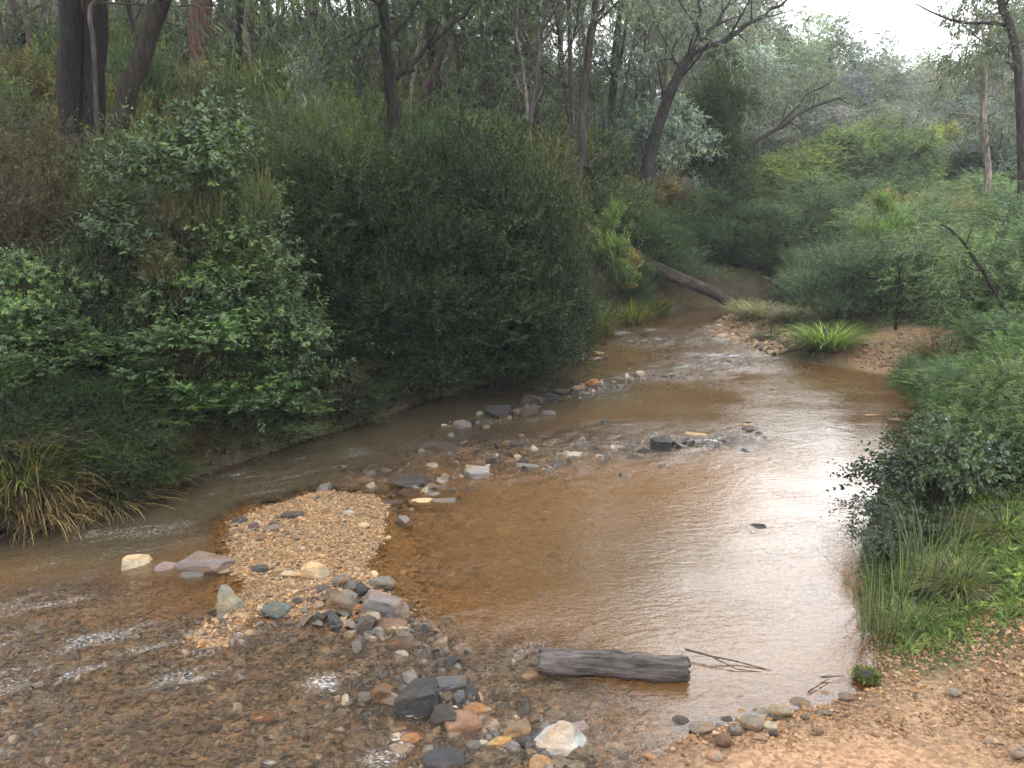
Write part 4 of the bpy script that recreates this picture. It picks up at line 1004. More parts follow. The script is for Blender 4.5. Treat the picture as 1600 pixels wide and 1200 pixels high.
# right-hand thicket
RT = [('feathery', 1340, 26, 320, 140, FEATH, 'feathery bush centre right behind the fine grey-green bush'), ('wispy', 1300, 17.2, 405, 170, (0.102, 0.152, 0.094), 'fine grey-green bush standing over the bright grass clump'),
      ('wispy', 1380, 17.0, 395, 170, (0.094, 0.145, 0.080), 'fine-leaved bush behind the sand patch'), ('feathery', 1420, 20.5, 345, 170, (0.123, 0.181, 0.087), 'feathery bush above the sand patch, in the middle of the right thicket'),
      ('feathery', 1500, 15.5, 385, 210, (0.102, 0.152, 0.080), 'broad feathery bush above the brown tussock'), ('feathery', 1590, 12.5, 370, 230, (0.094, 0.145, 0.072), 'feathery bush at the right edge with a dark slanting branch'),
      ('sapling', 1362, 18.2, 330, 74, (.14, .21, .075), 'slim light green wattle sapling in the middle of the right thicket'), ('wispy', 1560, 10.0, 485, 170, (0.087, 0.138, 0.065), 'low wispy bush at the right edge above the bramble'),
      ('wispy', 1530, 8.6, 560, 150, (0.072, 0.123, 0.058), 'wispy bush just behind the bramble'), ('feathery', 1600, 8.3, 510, 170, (0.087, 0.138, 0.058), 'feathery bush cut by the right edge beside the bramble'),
      ('wispy', 1440, 24, 335, 150, (0.087, 0.131, 0.058), 'olive bush left of the pale trunk'), ('feathery', 1480, 26, 300, 150, FEATH, 'feathery bush under the yellow-green tree'), ('teatree', 1560, 20, 335, 150, (0.065, 0.102, 0.051), 'dark bush at the foot of the pale trunk'),
      ('feathery', 1300, 29, 270, 150, (0.131, 0.189, 0.094), 'feathery bush left in front of the rounded wattles'), ('wispy', 1370, 29, 275, 150, (0.080, 0.116, 0.065), 'dark wispy bush below the rounded wattles'), ('feathery', 1530, 29, 270, 160, (0.116, 0.174, 0.087), 'pale feathery bush left of the dark edge trunk'),
      ('understorey', 1395, 27, 300, 110, (0.232, 0.189, 0.058), 'bush with orange-brown dead fern in the right thicket'), ('understorey', 1250, 28, 320, 90, (0.217, 0.189, 0.051), 'yellow-tinged shrub at the left of the right thicket'), ('understorey', 1500, 22.5, 340, 90, (0.217, 0.174, 0.072), 'straw-tinged shrub beside the pale trunk'),
      ('feathery', 1640, 16, 320, 240, (0.094, 0.145, 0.072), 'feathery bush beyond the right edge'), ('wispy', 1455, 18.5, 400, 120, (0.072, 0.102, 0.058), 'dim wispy bush over the brown tussock'), ('wispy', 1245, 22.5, 410, 80, (0.087, 0.123, 0.065), 'small wispy bush at the bend, left of the fine grey-green bush')]
for k, u, y, vt, w, c, l in RT: shrub('feathery' if y < 11 else k, u, y, vt - (28 if 11 < y < 23 else 0), w, c, l, 'bushes of the right-hand thicket')
WT = [('wattle', 1300, 37, 205, 130, (0.150, 0.203, 0.090), 'leftmost rounded wattle tree in the clearing'), ('wattle', 1355, 38, 192, 130, (0.165, 0.210, 0.083), 'tallest rounded wattle tree in the clearing'), ('wattle', 1405, 36, 205, 110, (0.150, 0.210, 0.098), 'rounded wattle tree right of the tallest one'),
      ('wattle', 1466, 42, 195, 88, (.30, .33, .08), 'yellow-green conical young tree standing apart on the right'), ('wattle', 1235, 36, 232, 110, (0.180, 0.225, 0.075), 'light green wattle under the bare leaning branch'), ('wattle', 1520, 40, 215, 110, (0.112, 0.165, 0.075), 'dull green wattle behind the pale trunk'), ('wattle', 1195, 33, 245, 100, (0.150, 0.180, 0.060), 'olive wattle beside the dark dense tree')]
for k, u, y, vt, w, c, l in WT: shrub(k, u, y, vt, w, c, l, 'wattles in the clearing', name='tree', cat='tree')
# bramble, rushes, tussocks, ferns of the near right bank
shrub('bramble', 1432, 7.3, 690, 190, (.04, .062, .035), 'glossy dark bramble leaning over the pool on the right', name='bramble', cat='bramble')
shrub('bramble', 1470, 6.9, 655, 170, (.05, .075, .04), 'tallest bramble behind the glossy dark one on the right', name='bramble', cat='bramble')
shrub('bramble', 1385, 6.25, 850, 110, (.04, .06, .035), 'small bramble hanging into the pool in front of the glossy dark one', name='bramble', cat='bramble')
shrub('feathery', 1570, 7.4, 570, 170, (.12, .17, .08), 'pale feathery shrub on the right bank just above the bright mound')
shrub('feathery', 1500, 9.6, 560, 150, (.11, .16, .08), 'pale feathery shrub standing behind the tallest bramble')
shrub('feathery', 1440, 11.4, 560, 90, (.10, .15, .07), 'small pale feathery shrub behind the brown rounded stone')
shrub('bramble', 1400, 6.7, 780, 130, (.045, .065, .04), 'lower bramble dipping to the water edge beside the rushes', name='bramble', cat='bramble')
shrub('bramble', 1510, 7.6, 680, 150, (.04, .065, .03), 'bramble clump under the wispy bush at the right', name='bramble', cat='bramble')
for u, y, vt, w, c, l in ((1405, 5.5, 850, 150, (.062, .082, .035), 'tallest rushes leaning over the pool below the bramble'), (1385, 5.1, 915, 100, (.07, .09, .04), 'low rushes at the water edge near the mossy clump'), (1455, 5.9, 800, 130, (.07, .09, .04), 'rushes between the bramble and the bright grass'), (1490, 6.9, 770, 120, (.10, .12, .05), 'straw-tipped rushes right of the bramble')):
    tussock(u, y, vt, w, c, None, l, 'rushes on the near right bank', 'rush', 'rush_clump')
TS = [(1290, 15.1, 503, 112, (.16, .25, .06), (.09, .065, .04), 'bright green grass clump with a brown skirt on the right water edge'), (1478, 12.9, 512, 135, (.09, .085, .04), (.13, .09, .055), 'big brown grass tussock right of the sand patch'),
      (1212, 16.7, 530, 62, (.07, .08, .025), (.07, .055, .025), 'low mossy tussock left of the bright grass clump'), (1190, 18.6, 470, 90, (.13, .13, .05), (.22, .16, .09), 'straw-coloured grass stand behind the far right spit'), (1160, 20.0, 462, 56, (.12, .16, .05), (.14, .11, .05), 'green grass tuft at the water end of the fallen log'),
      (1235, 17.6, 480, 70, (.11, .12, .05), (.17, .13, .08), 'tan grass between the straw stand and the fine grey-green bush'), (1440, 13.0, 545, 60, (.08, .10, .04), (.12, .09, .05), 'small tussock at the left of the big brown one'),
      (40, 7.35, 655, 190, (.09, .135, .035), (.14, .10, .06), 'big green grass tussock at the left edge on the bank'), (130, 7.75, 690, 150, (.07, .10, .03), (.15, .10, .065), 'brown-skirted tussock right of the big green one'), (-20, 7.0, 720, 140, (.06, .08, .03), (.13, .09, .055), 'tussock drooping to the water in the left corner'),
      (210, 8.3, 700, 120, (.05, .065, .025), (.15, .105, .07), 'brown reedy grass hanging down the left bank'), (85, 7.3, 740, 130, None, (.19, .14, .08), 'dead grass hanging over the water below the big green tussock'), (385, 9.55, 660, 80, (.10, .14, .045), (.12, .10, .05), 'small pale grass tuft at the water edge under the broad-leaved shrubs'),
      (30, 8.6, 470, 110, (.10, .13, .05), (.12, .09, .05), 'grass tuft high on the bank at the left edge'), (285, 8.75, 720, 90, None, (.12, .085, .05), 'dead grass fringe left of the small pale tuft'),
      (935, 17.6, 462, 70, (.10, .13, .04), (.16, .13, .06), 'yellowish grass tuft below the lime green sapling'), (985, 19.3, 462, 70, (.12, .14, .04), (.17, .13, .06), 'grass tuft on the far bank right of the yellowing sapling'), (1025, 20.6, 458, 60, (.10, .12, .035), (.15, .12, .05), 'grass tuft on the far bank under the fallen log'), (900, 17.2, 500, 60, (.08, .10, .03), (.13, .11, .05), 'grass overhanging the far stone cluster'),
      (1570, 6.3, 800, 130, (.12, .16, .055), (.16, .13, .07), 'bright grass tussock at the right edge of the mound'), (1500, 5.6, 880, 120, (.12, .155, .05), (.17, .14, .08), 'bright grass tussock in the middle of the mound'), (1440, 5.15, 960, 90, (.10, .14, .045), (.16, .13, .07), 'bright grass tussock at the foot of the mound'), (1590, 7.6, 690, 120, (.14, .17, .06), (.18, .15, .08), 'pale grass tussock at the right edge above the mound')]
TS += [(60, 7.2, 700, 150, None, (.22, .165, .095), 'dead brown grass mat between the tussocks of the left corner'), (170, 7.7, 735, 150, None, (.20, .15, .085), 'long brown dead grass trailing into the channel'), (235, 8.15, 725, 130, (.06, .075, .03), (.13, .095, .06), 'mixed green and brown grass at the right end of the reeds'),
       (-10, 7.5, 630, 180, (.08, .12, .035), (.13, .10, .06), 'tall green grass tussock cut by the left edge'), (110, 8.2, 640, 150, (.07, .11, .03), (.12, .09, .05), 'green tussock behind the big ones on the left bank'), (330, 9.0, 700, 90, (.07, .09, .03), (.14, .10, .06), 'thin grass under the mid green broad-leaved shrub')]
for t in TS: tussock(*t, group='grass tussocks')
def moss(u, v, w, label):
    g = on_plane(u, v, 0.01); tussock_ = link('moss_clump', None, loc=(g[0], g[1] + .05, .0)); tag(tussock_, label, 'moss clump')
    me = rock_proto(991, 'round'); me.materials.append(ROCK); b = link('earth', me, tussock_, color=(.06, .045, .03)); W = w * (g[1] * CP + .7) / F; b.scale = (W, W * .8, W * .55); b.location.z = W * .16
    a = blades(992, W * .8, W * .33, 900, .006, .1, 1.2, .8, spread=.55); link('moss', a, tussock_, color=(.10, .125, .035)).location.z = W * .32
moss(1358, 1066, 36, 'small round mossy clump on the water edge of the beach')

def fern(u, y, vtop, wpx, col, label):
    g = at(u, y); w = wpx * (y + .5) / F; h = at_depth(u, vtop, y)[2] - g[2]
    r = link('fern', None, loc=g); tag(r, label, 'fern'); lf = Leaves(); tb = Tubes(); rg = np.random.default_rng(int(u))
    for i in range(9):
        a = i * 2.4 + rg.uniform(-.3, .3); d = np.array([math.cos(a) * .8, math.sin(a) * .8, 1.1]); L = math.hypot(w * .55, h)
        t = np.linspace(0, 1, 9)[:, None]; pts = d / np.linalg.norm(d) * L * t + np.array([0, 0, -.45 * L]) * t ** 2
        tb.add(pts, np.linspace(.004, .001, 9), 4)
        tan = norm(np.gradient(pts, axis=0)); sd = norm(np.cross(tan, np.array([0, 0, 1.0])))
        for s in (-1, 1):
            P = pts[2:]; D = sd[2:] * s + tan[2:] * .5
            lf.shoots(P, D, 14, L * .32 * (1 - np.linspace(0, .85, len(P))), .026, .009, 1.2, .15, 0, .1, flat=True, rg=rg)
    link('stalks', tb.mesh('fern_stalks', BARK), r, color=(.12, .14, .04)); link('fronds', lf.mesh('fern_fronds', LEAF), r, color=col)
fern(1478, 9.3, 655, 90, (.22, .30, .10), 'pale green fern behind the bramble, by the smooth tan stone')
fern(470, 10.9, 590, 90, (.12, .17, .04), 'yellowish fern in the dark gap on the left bank')

# ------------------------------------------------------------------ hero trees
def hero(label, px, y, r0, r1, bark, leaf, limbs=(), topz=12, lean=(0, 0), nb=8, t0=.55, bl=2.2, m=8, dy=None, el=.6, ll=.15, lw=.032, seed=None, rc=.32, keep=1.0, group=None, hang=.6, sub=5, sublen=1.2):
    seed = seed or int(px[0][0] * 3 + y)
    t = Tree(seed); rg = t.rg
    P = [at_depth(u, v, y + (0 if dy is None else dy * i)) for i, (u, v) in enumerate(px)]
    d0 = P[1] - P[0]; gz = ground_z(P[0][0], P[0][1])
    base = P[0] + (np.array([d0[0] / d0[2] * (gz - P[0][2]) * .6, 0, gz - P[0][2]]) if P[0][2] > gz + .05 else np.zeros(3)) - np.array([0, 0, .25])
    root = np.array([base[0], base[1], gz])
    P = [base] + [p for p in P if p[2] > gz + .1]
    if topz > P[-1][2] + .5:
        e = norm((P[-1] - P[-2])[None])[0]; p = P[-1].copy(); n = max(3, int((topz - p[2]) / 1.2)); st = (topz - p[2]) / n
        for i in range(n):
            e = e + np.array([lean[0] * .12, lean[1] * .12, .12]) + rg.normal(0, .05, 3); e /= np.linalg.norm(e); p = p + e / max(e[2], .3) * st; P.append(p.copy())
    P = np.array(P)
    seg = np.linspace(0, len(P) - 1, len(P) * 3); i0 = np.minimum(seg.astype(int), len(P) - 2); f = (seg - i0)[:, None]
    pm = P[np.maximum(i0 - 1, 0)]; p0 = P[i0]; p1 = P[i0 + 1]; p2 = P[np.minimum(i0 + 2, len(P) - 1)]
    S = .5 * (2 * p0 + (p1 - pm) * f + (2 * pm - 5 * p0 + 4 * p1 - p2) * f ** 2 + (3 * p0 - pm - 3 * p1 + p2) * f ** 3)
    k = y / F; rad0, rad1 = r0 * k * .5, r1 * k * .5
    S[1:] += rg.normal(0, rad0 * .12, S[1:].shape)
    t.limb(S - root, rad0 * 1.15, rad1, nb, t0, bl, el, 1, 10)
    for lp, lr, nsub in limbs:
        Q = np.array([at_depth(u, v, y + .25 * i) for i, (u, v) in enumerate(lp)]) - root
        s = np.linspace(0, len(Q) - 1, len(Q) * 3); Q2 = np.stack([np.interp(s, np.arange(len(Q)), Q[:, c]) for c in range(3)], 1); Q2[1:-1] += rg.normal(0, .03, Q2[1:-1].shape)
        t.limb(Q2, lr * k * .5, lr * k * .16, nsub, .3, sublen, .6, 1 if nsub else 0, 7, .2)
    r = link('tree', None, loc=root); tag(r, label, 'tree', group)
    link('trunk', t.tb.mesh('tree_trunk', BARK), r, color=bark)
    if t.tips and m: link('crown', t.crown(m, 9, rc, .42, ll, lw, hang, keep=keep), r, color=leaf)
    return r
G_ = (.085, .115, .065)
hero('thick dark trunk, left one of the pair at the left', [(112, 330), (111, 170), (109, 0)], 13, 34, 20, DBARK, G_, topz=12, nb=10, t0=.5)
hero('thick dark trunk, right one of the pair at the left', [(140, 330), (145, 170), (149, 60), (151, 0)], 13.2, 36, 20, DBARK, G_, topz=13, nb=10, t0=.5)
hero('dark trunk leaning right beside the pair of dark trunks', [(158, 330), (188, 190), (212, 115), (238, 45), (254, 0)], 13, 30, 17, (.036, .03, .025), G_, topz=11, lean=(.5, 0), nb=8, t0=.5)
hero('thin grey sapling stem in front of the right dark trunk', [(155, 250), (148, 90), (140, 20), (150, 0)], 12.5, 7, 4, GBARK, G_, topz=7, nb=5, m=4)
hero('straight reddish brown trunk behind the tallest broad-leaved shrub', [(315, 135), (313, 60), (312, 0)], 21, 30, 20, RBARK, G_, topz=19, nb=10, t0=.5, bl=3.2)
hero('slim dark trunk right of the reddish brown one', [(373, 150), (374, 60), (375, 0)], 22, 10, 7, DBARK, G_, topz=15, nb=9, t0=.35)
hero('reddish slim trunk behind the pale bluish sapling', [(486, 110), (487, 0)], 26, 15, 9, (.085, .05, .04), G_, topz=17, nb=9, t0=.4, bl=2.6)
hero('dark forked tree above the biggest dark bush', [(616, 230), (612, 150), (603, 80), (599, 0)], 16, 20, 10, DBARK, (.05, .075, .03), [([(618, 122), (655, 92), (700, 45), (755, -5)], 9, 5), ([(602, 30), (575, 55), (535, 85)], 5, 4)], topz=9, nb=8, t0=.3, bl=1.8, m=7, ll=.10, lw=.02, hang=.4)
hero('dark trunk leaning right behind the forked tree', [(655, 165), (675, 120), (697, 60), (716, 0)], 22, 14, 8, (.06, .042, .035), G_, topz=11, lean=(.4, 0), nb=7, t0=.35)
hero('grey trunk upright behind the forked tree', [(676, 190), (678, 90), (675, 0)], 24, 13, 9, GBARK, G_, topz=13, nb=9, t0=.35)
hero('brown trunk leaning right at the top middle', [(745, 190), (768, 90), (785, 45), (805, -5)], 25, 15, 10, (.07, .05, .045), GREYG, topz=13, lean=(.4, 0), nb=8, t0=.4)
hero('slim upright grey stem left of the crooked slim tree', [(896, 262), (893, 150), (889, 0)], 21, 7, 5, GBARK, GREYG, topz=12, nb=9, t0=.3, m=4)
hero('crooked slim tree with a hooked foot above the far bank', [(903, 278), (909, 240), (911, 160), (922, 70), (932, 0)], 20.5, 13, 7, (.06, .05, .045), GREYG, [([(909, 255), (920, 262), (935, 242)], 8, 0), ([(926, 30), (940, 12), (955, 0)], 6, 4)], topz=11, nb=7, t0=.5, m=5)
hero('slim grey trunk at the top, right of the crooked slim tree', [(955, 190), (965, 50), (972, 0)], 28, 10, 7, GBARK, GREYG, topz=14, nb=9, t0=.25, m=6)
hero('big dark tree leaning right with a long forked limb across the gap', [(1008, 290), (1020, 225), (1040, 170), (1062, 112), (1088, 78)], 24, 21, 12, (.042, .036, .034), BLUEG, [([(1088, 78), (1130, 66), (1165, 42), (1200, 18), (1240, -8)], 11, 6), ([(1078, 92), (1090, 60), (1092, 20), (1098, -15)], 9, 5), ([(1095, 62), (1120, 35), (1145, -5)], 8, 5), ([(1060, 118), (1050, 90), (1058, 60)], 6, 3)], topz=0, nb=3, t0=.6, m=3, bl=1.6, keep=.4)
hero('bare grey tree leaning low to the right over the wattles', [(1150, 245), (1190, 215), (1225, 196), (1262, 170), (1320, 152)], 28, 8, 3, (.06, .05, .05), GREYG, [([(1215, 198), (1260, 150), (1300, 128)], 4, 3)], topz=0, nb=6, t0=.4, bl=1.3, m=1, keep=.3)
hero('tall pale trunk forking against the sky at the right', [(1535, 372), (1543, 280), (1537, 190), (1541, 100), (1543, 66)], 25, 12, 7, PBARK, (.10, .12, .085), [([(1543, 68), (1530, 40), (1518, -5)], 6, 6), ([(1543, 68), (1556, 25), (1572, -5)], 6, 6), ([(1540, 160), (1522, 130), (1510, 100)], 5, 4), ([(1538, 190), (1560, 150), (1580, 110)], 5, 4)], topz=0, nb=8, t0=.45, bl=1.6, m=4, keep=.75, sublen=1.0)
hero('dark trunk at the right edge with a branch leaning left', [(1597, 375), (1596, 250), (1592, 110), (1578, 40), (1562, -5)], 22, 12, 8, (.055, .045, .042), (.11, .14, .09), [([(1592, 115), (1575, 95), (1556, 70)], 5, 3)], topz=11, lean=(.3, 0), nb=8, t0=.45, m=6, keep=.6)
hero('thin dark stem slanting up out of the right thicket', [(1603, 560), (1580, 505), (1545, 440), (1500, 372), (1470, 350)], 11.5, 9, 3, (.035, .03, .028), FEATH, [([(1560, 462), (1530, 450), (1500, 455)], 4, 3)], topz=0, nb=5, t0=.5, bl=.6, m=4, ll=.06, lw=.01, rc=.15, sublen=.5)
hero('thin dark stem upright above the sand patch', [(1400, 500), (1404, 450), (1408, 395)], 15.5, 5, 3, DBARK, FEATH, topz=0, nb=4, t0=.4, bl=.6, m=3, ll=.06, lw=.01, rc=.15)
shrub('darkwattle', 1108, 27, 78, 120, (.038, .062, .022), 'dense dark green wattle tree beside the big leaning tree', name='tree', cat='tree', scol=DBARK)
shrub('bluegum', 1045, 26, 150, 110, BLUEG, 'blue-leaved young gum left of the dense dark wattle', name='tree', cat='tree', scol=GBARK)
shrub('bluegum', 985, 27, 95, 120, (.12, .165, .15), 'blue-leaved young gum behind the crooked slim tree', name='tree', cat='tree', scol=GBARK)
shrub('bluegum', 925, 30, 60, 120, (.10, .14, .12), 'greyish blue young gum between the slim grey stems', name='tree', cat='tree', scol=GBARK)

# ------------------------------------------------------------------ forest on the slope and the far hill
LS = 'grey-green gum of the misty forest on the left slope'
LP = 'slender pole-like sapling of the forest on the left slope'
k = 0
for y in (24, 28, 32, 36, 41, 46, 52, 60):
    n = 9 if y < 40 else 10
    for i in range(n):
        u = -120 + (1180) * (i + random.random()) / n
        if y < 30 and u > 860: continue
        c = jitter(random.choice([GREYG, (0.165, 0.190, 0.157), (0.203, 0.231, 0.218), (0.140, 0.166, 0.131)]), .12)
        if random.random() < .55 or y < 30: forest('pole', u, y + random.uniform(-1.5, 1.5), random.uniform(.8, 1.25), c, jitter(random.choice([GBARK, (.10, .075, .06), PBARK])), LP, 'saplings on the left slope')
        else: forest('gum', u, y + random.uniform(-1.5, 1.5), random.uniform(.7, 1.1), c, jitter(random.choice([GBARK, PBARK, RBARK])), LS, 'gums on the left slope')
for i in range(56):
    u = -60 + 1150 * (i + random.random()) / 56; y = random.uniform(19, 40) if u < 860 else random.uniform(25, 40)
    forest('bare', u, y, random.uniform(.8, 1.35), jitter((.125, .15, .115)), jitter(random.choice([(.05, .042, .036), GBARK, (.20, .17, .15), (.13, .10, .085)])), 'thin upright half-bare stem among the trunks of the left slope', 'thin half-bare stems on the left slope')
for u, y, vt in [(1095, 36, 40), (1130, 39, 70), (1172, 43, 60), (1208, 36, 110), (1240, 45, 70), (1275, 40, 85), (1305, 43, 95), (1335, 47, 120), (1380, 44, 130), (1425, 47, 115), (1460, 43, 125), (1500, 41, 90), (1530, 46, 100), (1575, 40, 80), (1120, 33, 90), (1010, 38, 0), (960, 36, -20), (880, 35, -20), (1045, 41, 10)]:
    forest('bare', u, y, .8, jitter((.17, .20, .15)), jitter((.24, .21, .18)), 'thin pale bare-stemmed gum among the hazy far trees', 'thin pale gums of the far hill', vtop=vt)
for i, (u, y) in enumerate([(30, 20), (250, 23), (430, 24), (560, 23), (640, 29), (780, 23), (830, 26), (740, 22), (860, 22), (530, 19.5)]):
    forest('bare' if i % 3 == 0 else 'pole', u, y, random.uniform(.75, 1.05), jitter((.075, .10, .06)), jitter(GBARK), 'thin sapling near the front of the left slope', 'thin saplings among the undergrowth')
FH = 'gum of the hazy forest on the far hill'
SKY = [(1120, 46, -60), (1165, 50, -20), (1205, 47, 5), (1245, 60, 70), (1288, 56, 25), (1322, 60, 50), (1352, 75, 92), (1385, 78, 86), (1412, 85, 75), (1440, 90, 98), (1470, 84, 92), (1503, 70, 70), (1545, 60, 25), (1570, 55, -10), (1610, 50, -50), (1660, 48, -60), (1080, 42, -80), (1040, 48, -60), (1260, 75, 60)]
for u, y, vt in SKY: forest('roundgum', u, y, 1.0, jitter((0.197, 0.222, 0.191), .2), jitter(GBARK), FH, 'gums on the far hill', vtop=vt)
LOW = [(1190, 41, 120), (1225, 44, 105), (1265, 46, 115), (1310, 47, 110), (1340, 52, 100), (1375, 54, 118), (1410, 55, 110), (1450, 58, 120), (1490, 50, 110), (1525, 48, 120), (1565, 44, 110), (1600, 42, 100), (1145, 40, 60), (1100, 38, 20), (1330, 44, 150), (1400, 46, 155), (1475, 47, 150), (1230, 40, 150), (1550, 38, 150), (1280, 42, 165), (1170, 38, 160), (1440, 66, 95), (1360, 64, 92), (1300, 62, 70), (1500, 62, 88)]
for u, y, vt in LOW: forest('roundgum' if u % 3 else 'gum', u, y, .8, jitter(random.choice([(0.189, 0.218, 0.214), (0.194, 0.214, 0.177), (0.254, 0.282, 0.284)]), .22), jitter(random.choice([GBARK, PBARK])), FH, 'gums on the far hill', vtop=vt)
for u, y, vt in [(1185, 36, 60), (1150, 34, 40), (1215, 38, 80), (1255, 39, 100)]: forest('bare', u, y, 1.0, jitter((.10, .11, .08)), jitter(PBARK), 'thin pale half-bare sapling behind the bare leaning tree', 'pale half-bare saplings', vtop=vt)

# ------------------------------------------------------------------ low growth nobody could count
def cover(name, label, X, Y, n, L, ll, lw, col, up=1.2, ang=.6, droop=.3, oval=False, hang=0., mat=None, cat='ground cover'):
    z = heights(X, Y); lf = Leaves(); D = norm(rand_dir(len(X)) * .8 + np.array([0, 0, up]))
    lf.shoots(np.stack([X, Y, z - .01], 1), D, n, L * rng.uniform(.5, 1.4, len(X)), ll, lw, ang, droop, hang, oval=oval)
    o = link(name, lf.mesh(name, mat or LEAF), color=col); tag(o, label, cat, kind='stuff')
def near(poly, lo, hi, x0, x1, y0, y1, n, left=True, extra=None):
    X, Y = scatter(n, x0, x1, y0, y1, lambda X, Y: np.ones(len(X), bool))
    d = line_dist(X, Y, poly); k = (d > lo) & (d < hi) & ~inside(X, Y, WPOLY)
    if left is not None: k &= (line_dist(X, Y, LEFT) < line_dist(X, Y, RIGHT)) == left
    if extra is not None: k &= extra(X, Y)
    return X[k], Y[k]
X, Y = near(LEFT, .03, 3.0, -9, 1.5, 6.3, 16, 14000)
cover('ground_cover', 'dark leafy herbs covering the left bank', X, Y, 8, .16, .05, .026, (.05, .075, .03), oval=True, hang=.2, mat=GLOSSLEAF)
X, Y = near(LEFT, .02, 1.0, -8, 1.5, 6, 16, 7000)
cover('leaf_litter', 'brown dead twigs and grass fringing the left bank', X, Y, 6, .32, .16, .006, (.11, .08, .055), up=.2, ang=.4, droop=.8, cat='leaf litter')
X, Y = near(LEFT, .05, 2.0, .5, 12, 15, 27, 5000)
cover('bank_grass', 'yellowish short grass on the far left bank', X, Y, 8, .25, .12, .009, (.12, .13, .04), ang=.35, cat='grass')
X, Y = near(RIGHT, .15, 4, 2.3, 8, 4.3, 9.5, 16000, False, lambda X, Y: (Y > 4.75 + .22 * (X - 2.4) + .2 * fbm(X * 2, Y * 2, seed=90)) & (fbm(X * 1.8, Y * 1.8, seed=91) > -.35))
cover('bank_grass', 'bright green grass and herbs on the near right mound', X, Y, 9, .15, .075, .009, (.135, .20, .055), ang=.7, droop=.6, cat='grass')
X, Y = near(RIGHT, .15, 3.5, 2.3, 7, 4.6, 8.5, 2600, False, lambda X, Y: (Y > 4.95 + .22 * (X - 2.4)) & (fbm(X * 2.2, Y * 2.2, seed=93) > -.1))
cover('ground_cover', 'leafy yellow-green weeds on the near right mound', X, Y, 7, .13, .04, .022, (.14, .205, .06), oval=True, up=1.6, ang=1.0)
X, Y = near(RIGHT, .1, 3.5, 2.2, 7, 4.5, 8.5, 1100, False, lambda X, Y: Y > 4.8 + .22 * (X - 2.4))
cover('leaf_litter', 'dead straw and fallen leaves in the grass of the near right mound', X, Y, 5, .2, .07, .010, (.20, .15, .085), up=.5, ang=.6, droop=.6, cat='leaf litter')
X, Y = near(RIGHT, .2, 3.5, .6, 4.2, 2.9, 5.2, 260, False)
cover('leaf_litter', 'scattered dead leaves and twigs on the near beach', X, Y, 2, .07, .045, .012, (.16, .10, .055), up=.05, ang=.5, droop=.15, cat='leaf litter')
X, Y = near(RIGHT, .2, 6, 4.5, 13, 9.5, 26, 9000, False, lambda X, Y: np.exp(-((X - 7.2) / 1.3) ** 2 - ((Y - 14.4) / 1.1) ** 2) < .3)
cover('bank_grass', 'rough grass under the bushes of the right bank', X, Y, 8, .26, .12, .009, (.085, .10, .04), ang=.4, cat='grass')
def slope(n, x0, x1, y0, y1):
    X, Y = scatter(n, x0, x1, y0, y1, lambda X, Y: (np.abs(X) < .75 * Y + 3)); k = ~inside(X, Y, WPOLY) & (line_dist(X, Y, LEFT) > 2) & (line_dist(X, Y, LEFT) < line_dist(X, Y, RIGHT)); return X[k], Y[k]
X, Y = slope(9000, -22, 22, 11, 40)
cover('ground_cover', 'bracken and low scrub covering the forest floor', X, Y, 10, .5, .2, .05, (.075, .085, .035), ang=.8, flat=False) if False else cover('ground_cover', 'bracken and low scrub covering the forest floor', X, Y, 10, .5, .2, .045, (.075, .085, .035), ang=.8)
X, Y = slope(9000, -60, 75, 38, 100)
cover('ground_cover', 'scrub covering the far hillside', X, Y, 10, 1.2, .45, .14, (.07, .09, .05), ang=.8)

# ------------------------------------------------------------------ logs and sticks
def log(name, label, p0, p1, r0, r1, col, k=20, n=34, seed=1, sag=0.0, grain=.10):
    """a log built along its own z axis, laid from p0 to p1"""
    rg = np.random.default_rng(seed); p0 = Vector(p0); p1 = Vector(p1); L = (p1 - p0).length
    a = np.linspace(0, 2 * np.pi, k, endpoint=False); ca, sa = np.cos(a), np.sin(a)
    ridge = rg.normal(0, grain, k); ox = oy = 0; V = []
    for i in range(n):
        t = i / (n - 1); ox += rg.normal(0, .05) * r0; oy += rg.normal(0, .05) * r0
        r = (r0 + (r1 - r0) * t) * (1 + ridge * (.7 + .5 * math.sin(t * 7 + seed)) + .14 * fbm(ca * 1.2 + 9, sa * 1.2 + t * 2.5, np.full(k, t * 3.0), seed=seed, oct=4))
        if i in (0, n - 1): r = r * .93
        V.append(np.stack([ox + r * ca, oy + r * sa + sag * math.sin(t * math.pi), np.full(k, (t - .5) * L) + (rg.normal(0, .012, k) if i in (0, n - 1) else 0)], 1))
    V = np.array(V)
    Q = grid_quads(n, k).tolist() + [[i * k + k - 1, i * k, (i + 1) * k, (i + 1) * k + k - 1] for i in range(n - 1)]
    root = link(name, None, loc=(p0 + p1) / 2); tag(root, label, 'log')
    root.rotation_euler = (p1 - p0).to_track_quat('Z', 'Y').to_euler()
    link('bark', make_mesh('log_bark', V.reshape(-1, 3), Q, mat=BARK), root, color=col)
    for R, d in ((V[0], -1), (V[-1], 1)):
        E = R.mean(0); R2 = E + (R - E) * .55 + np.array([0, 0, d * .008]) + rg.normal(0, .006, R.shape); VV = np.concatenate([R, R2, [E + np.array([0, 0, d * .003])]])
        tq = [[j, (j + 1) % k, k + (j + 1) % k, k + j] for j in range(k)]; tt = [[k + j, k + (j + 1) % k, 2 * k] for j in range(k)]
        link('cut_end', make_mesh('log_end', VV, tq, tt, mat=BARK, smooth=False), root, color=tuple(c * .8 for c in col))
    return root
a, b = on_plane(845, 1030, .05), on_plane(1072, 1043, .05)
log('log', 'short grey sawn log lying half sunk across the near pool', (a[0], a[1], .045), (b[0], b[1], .04), .088, .080, (.115, .098, .092), seed=4, grain=.07)
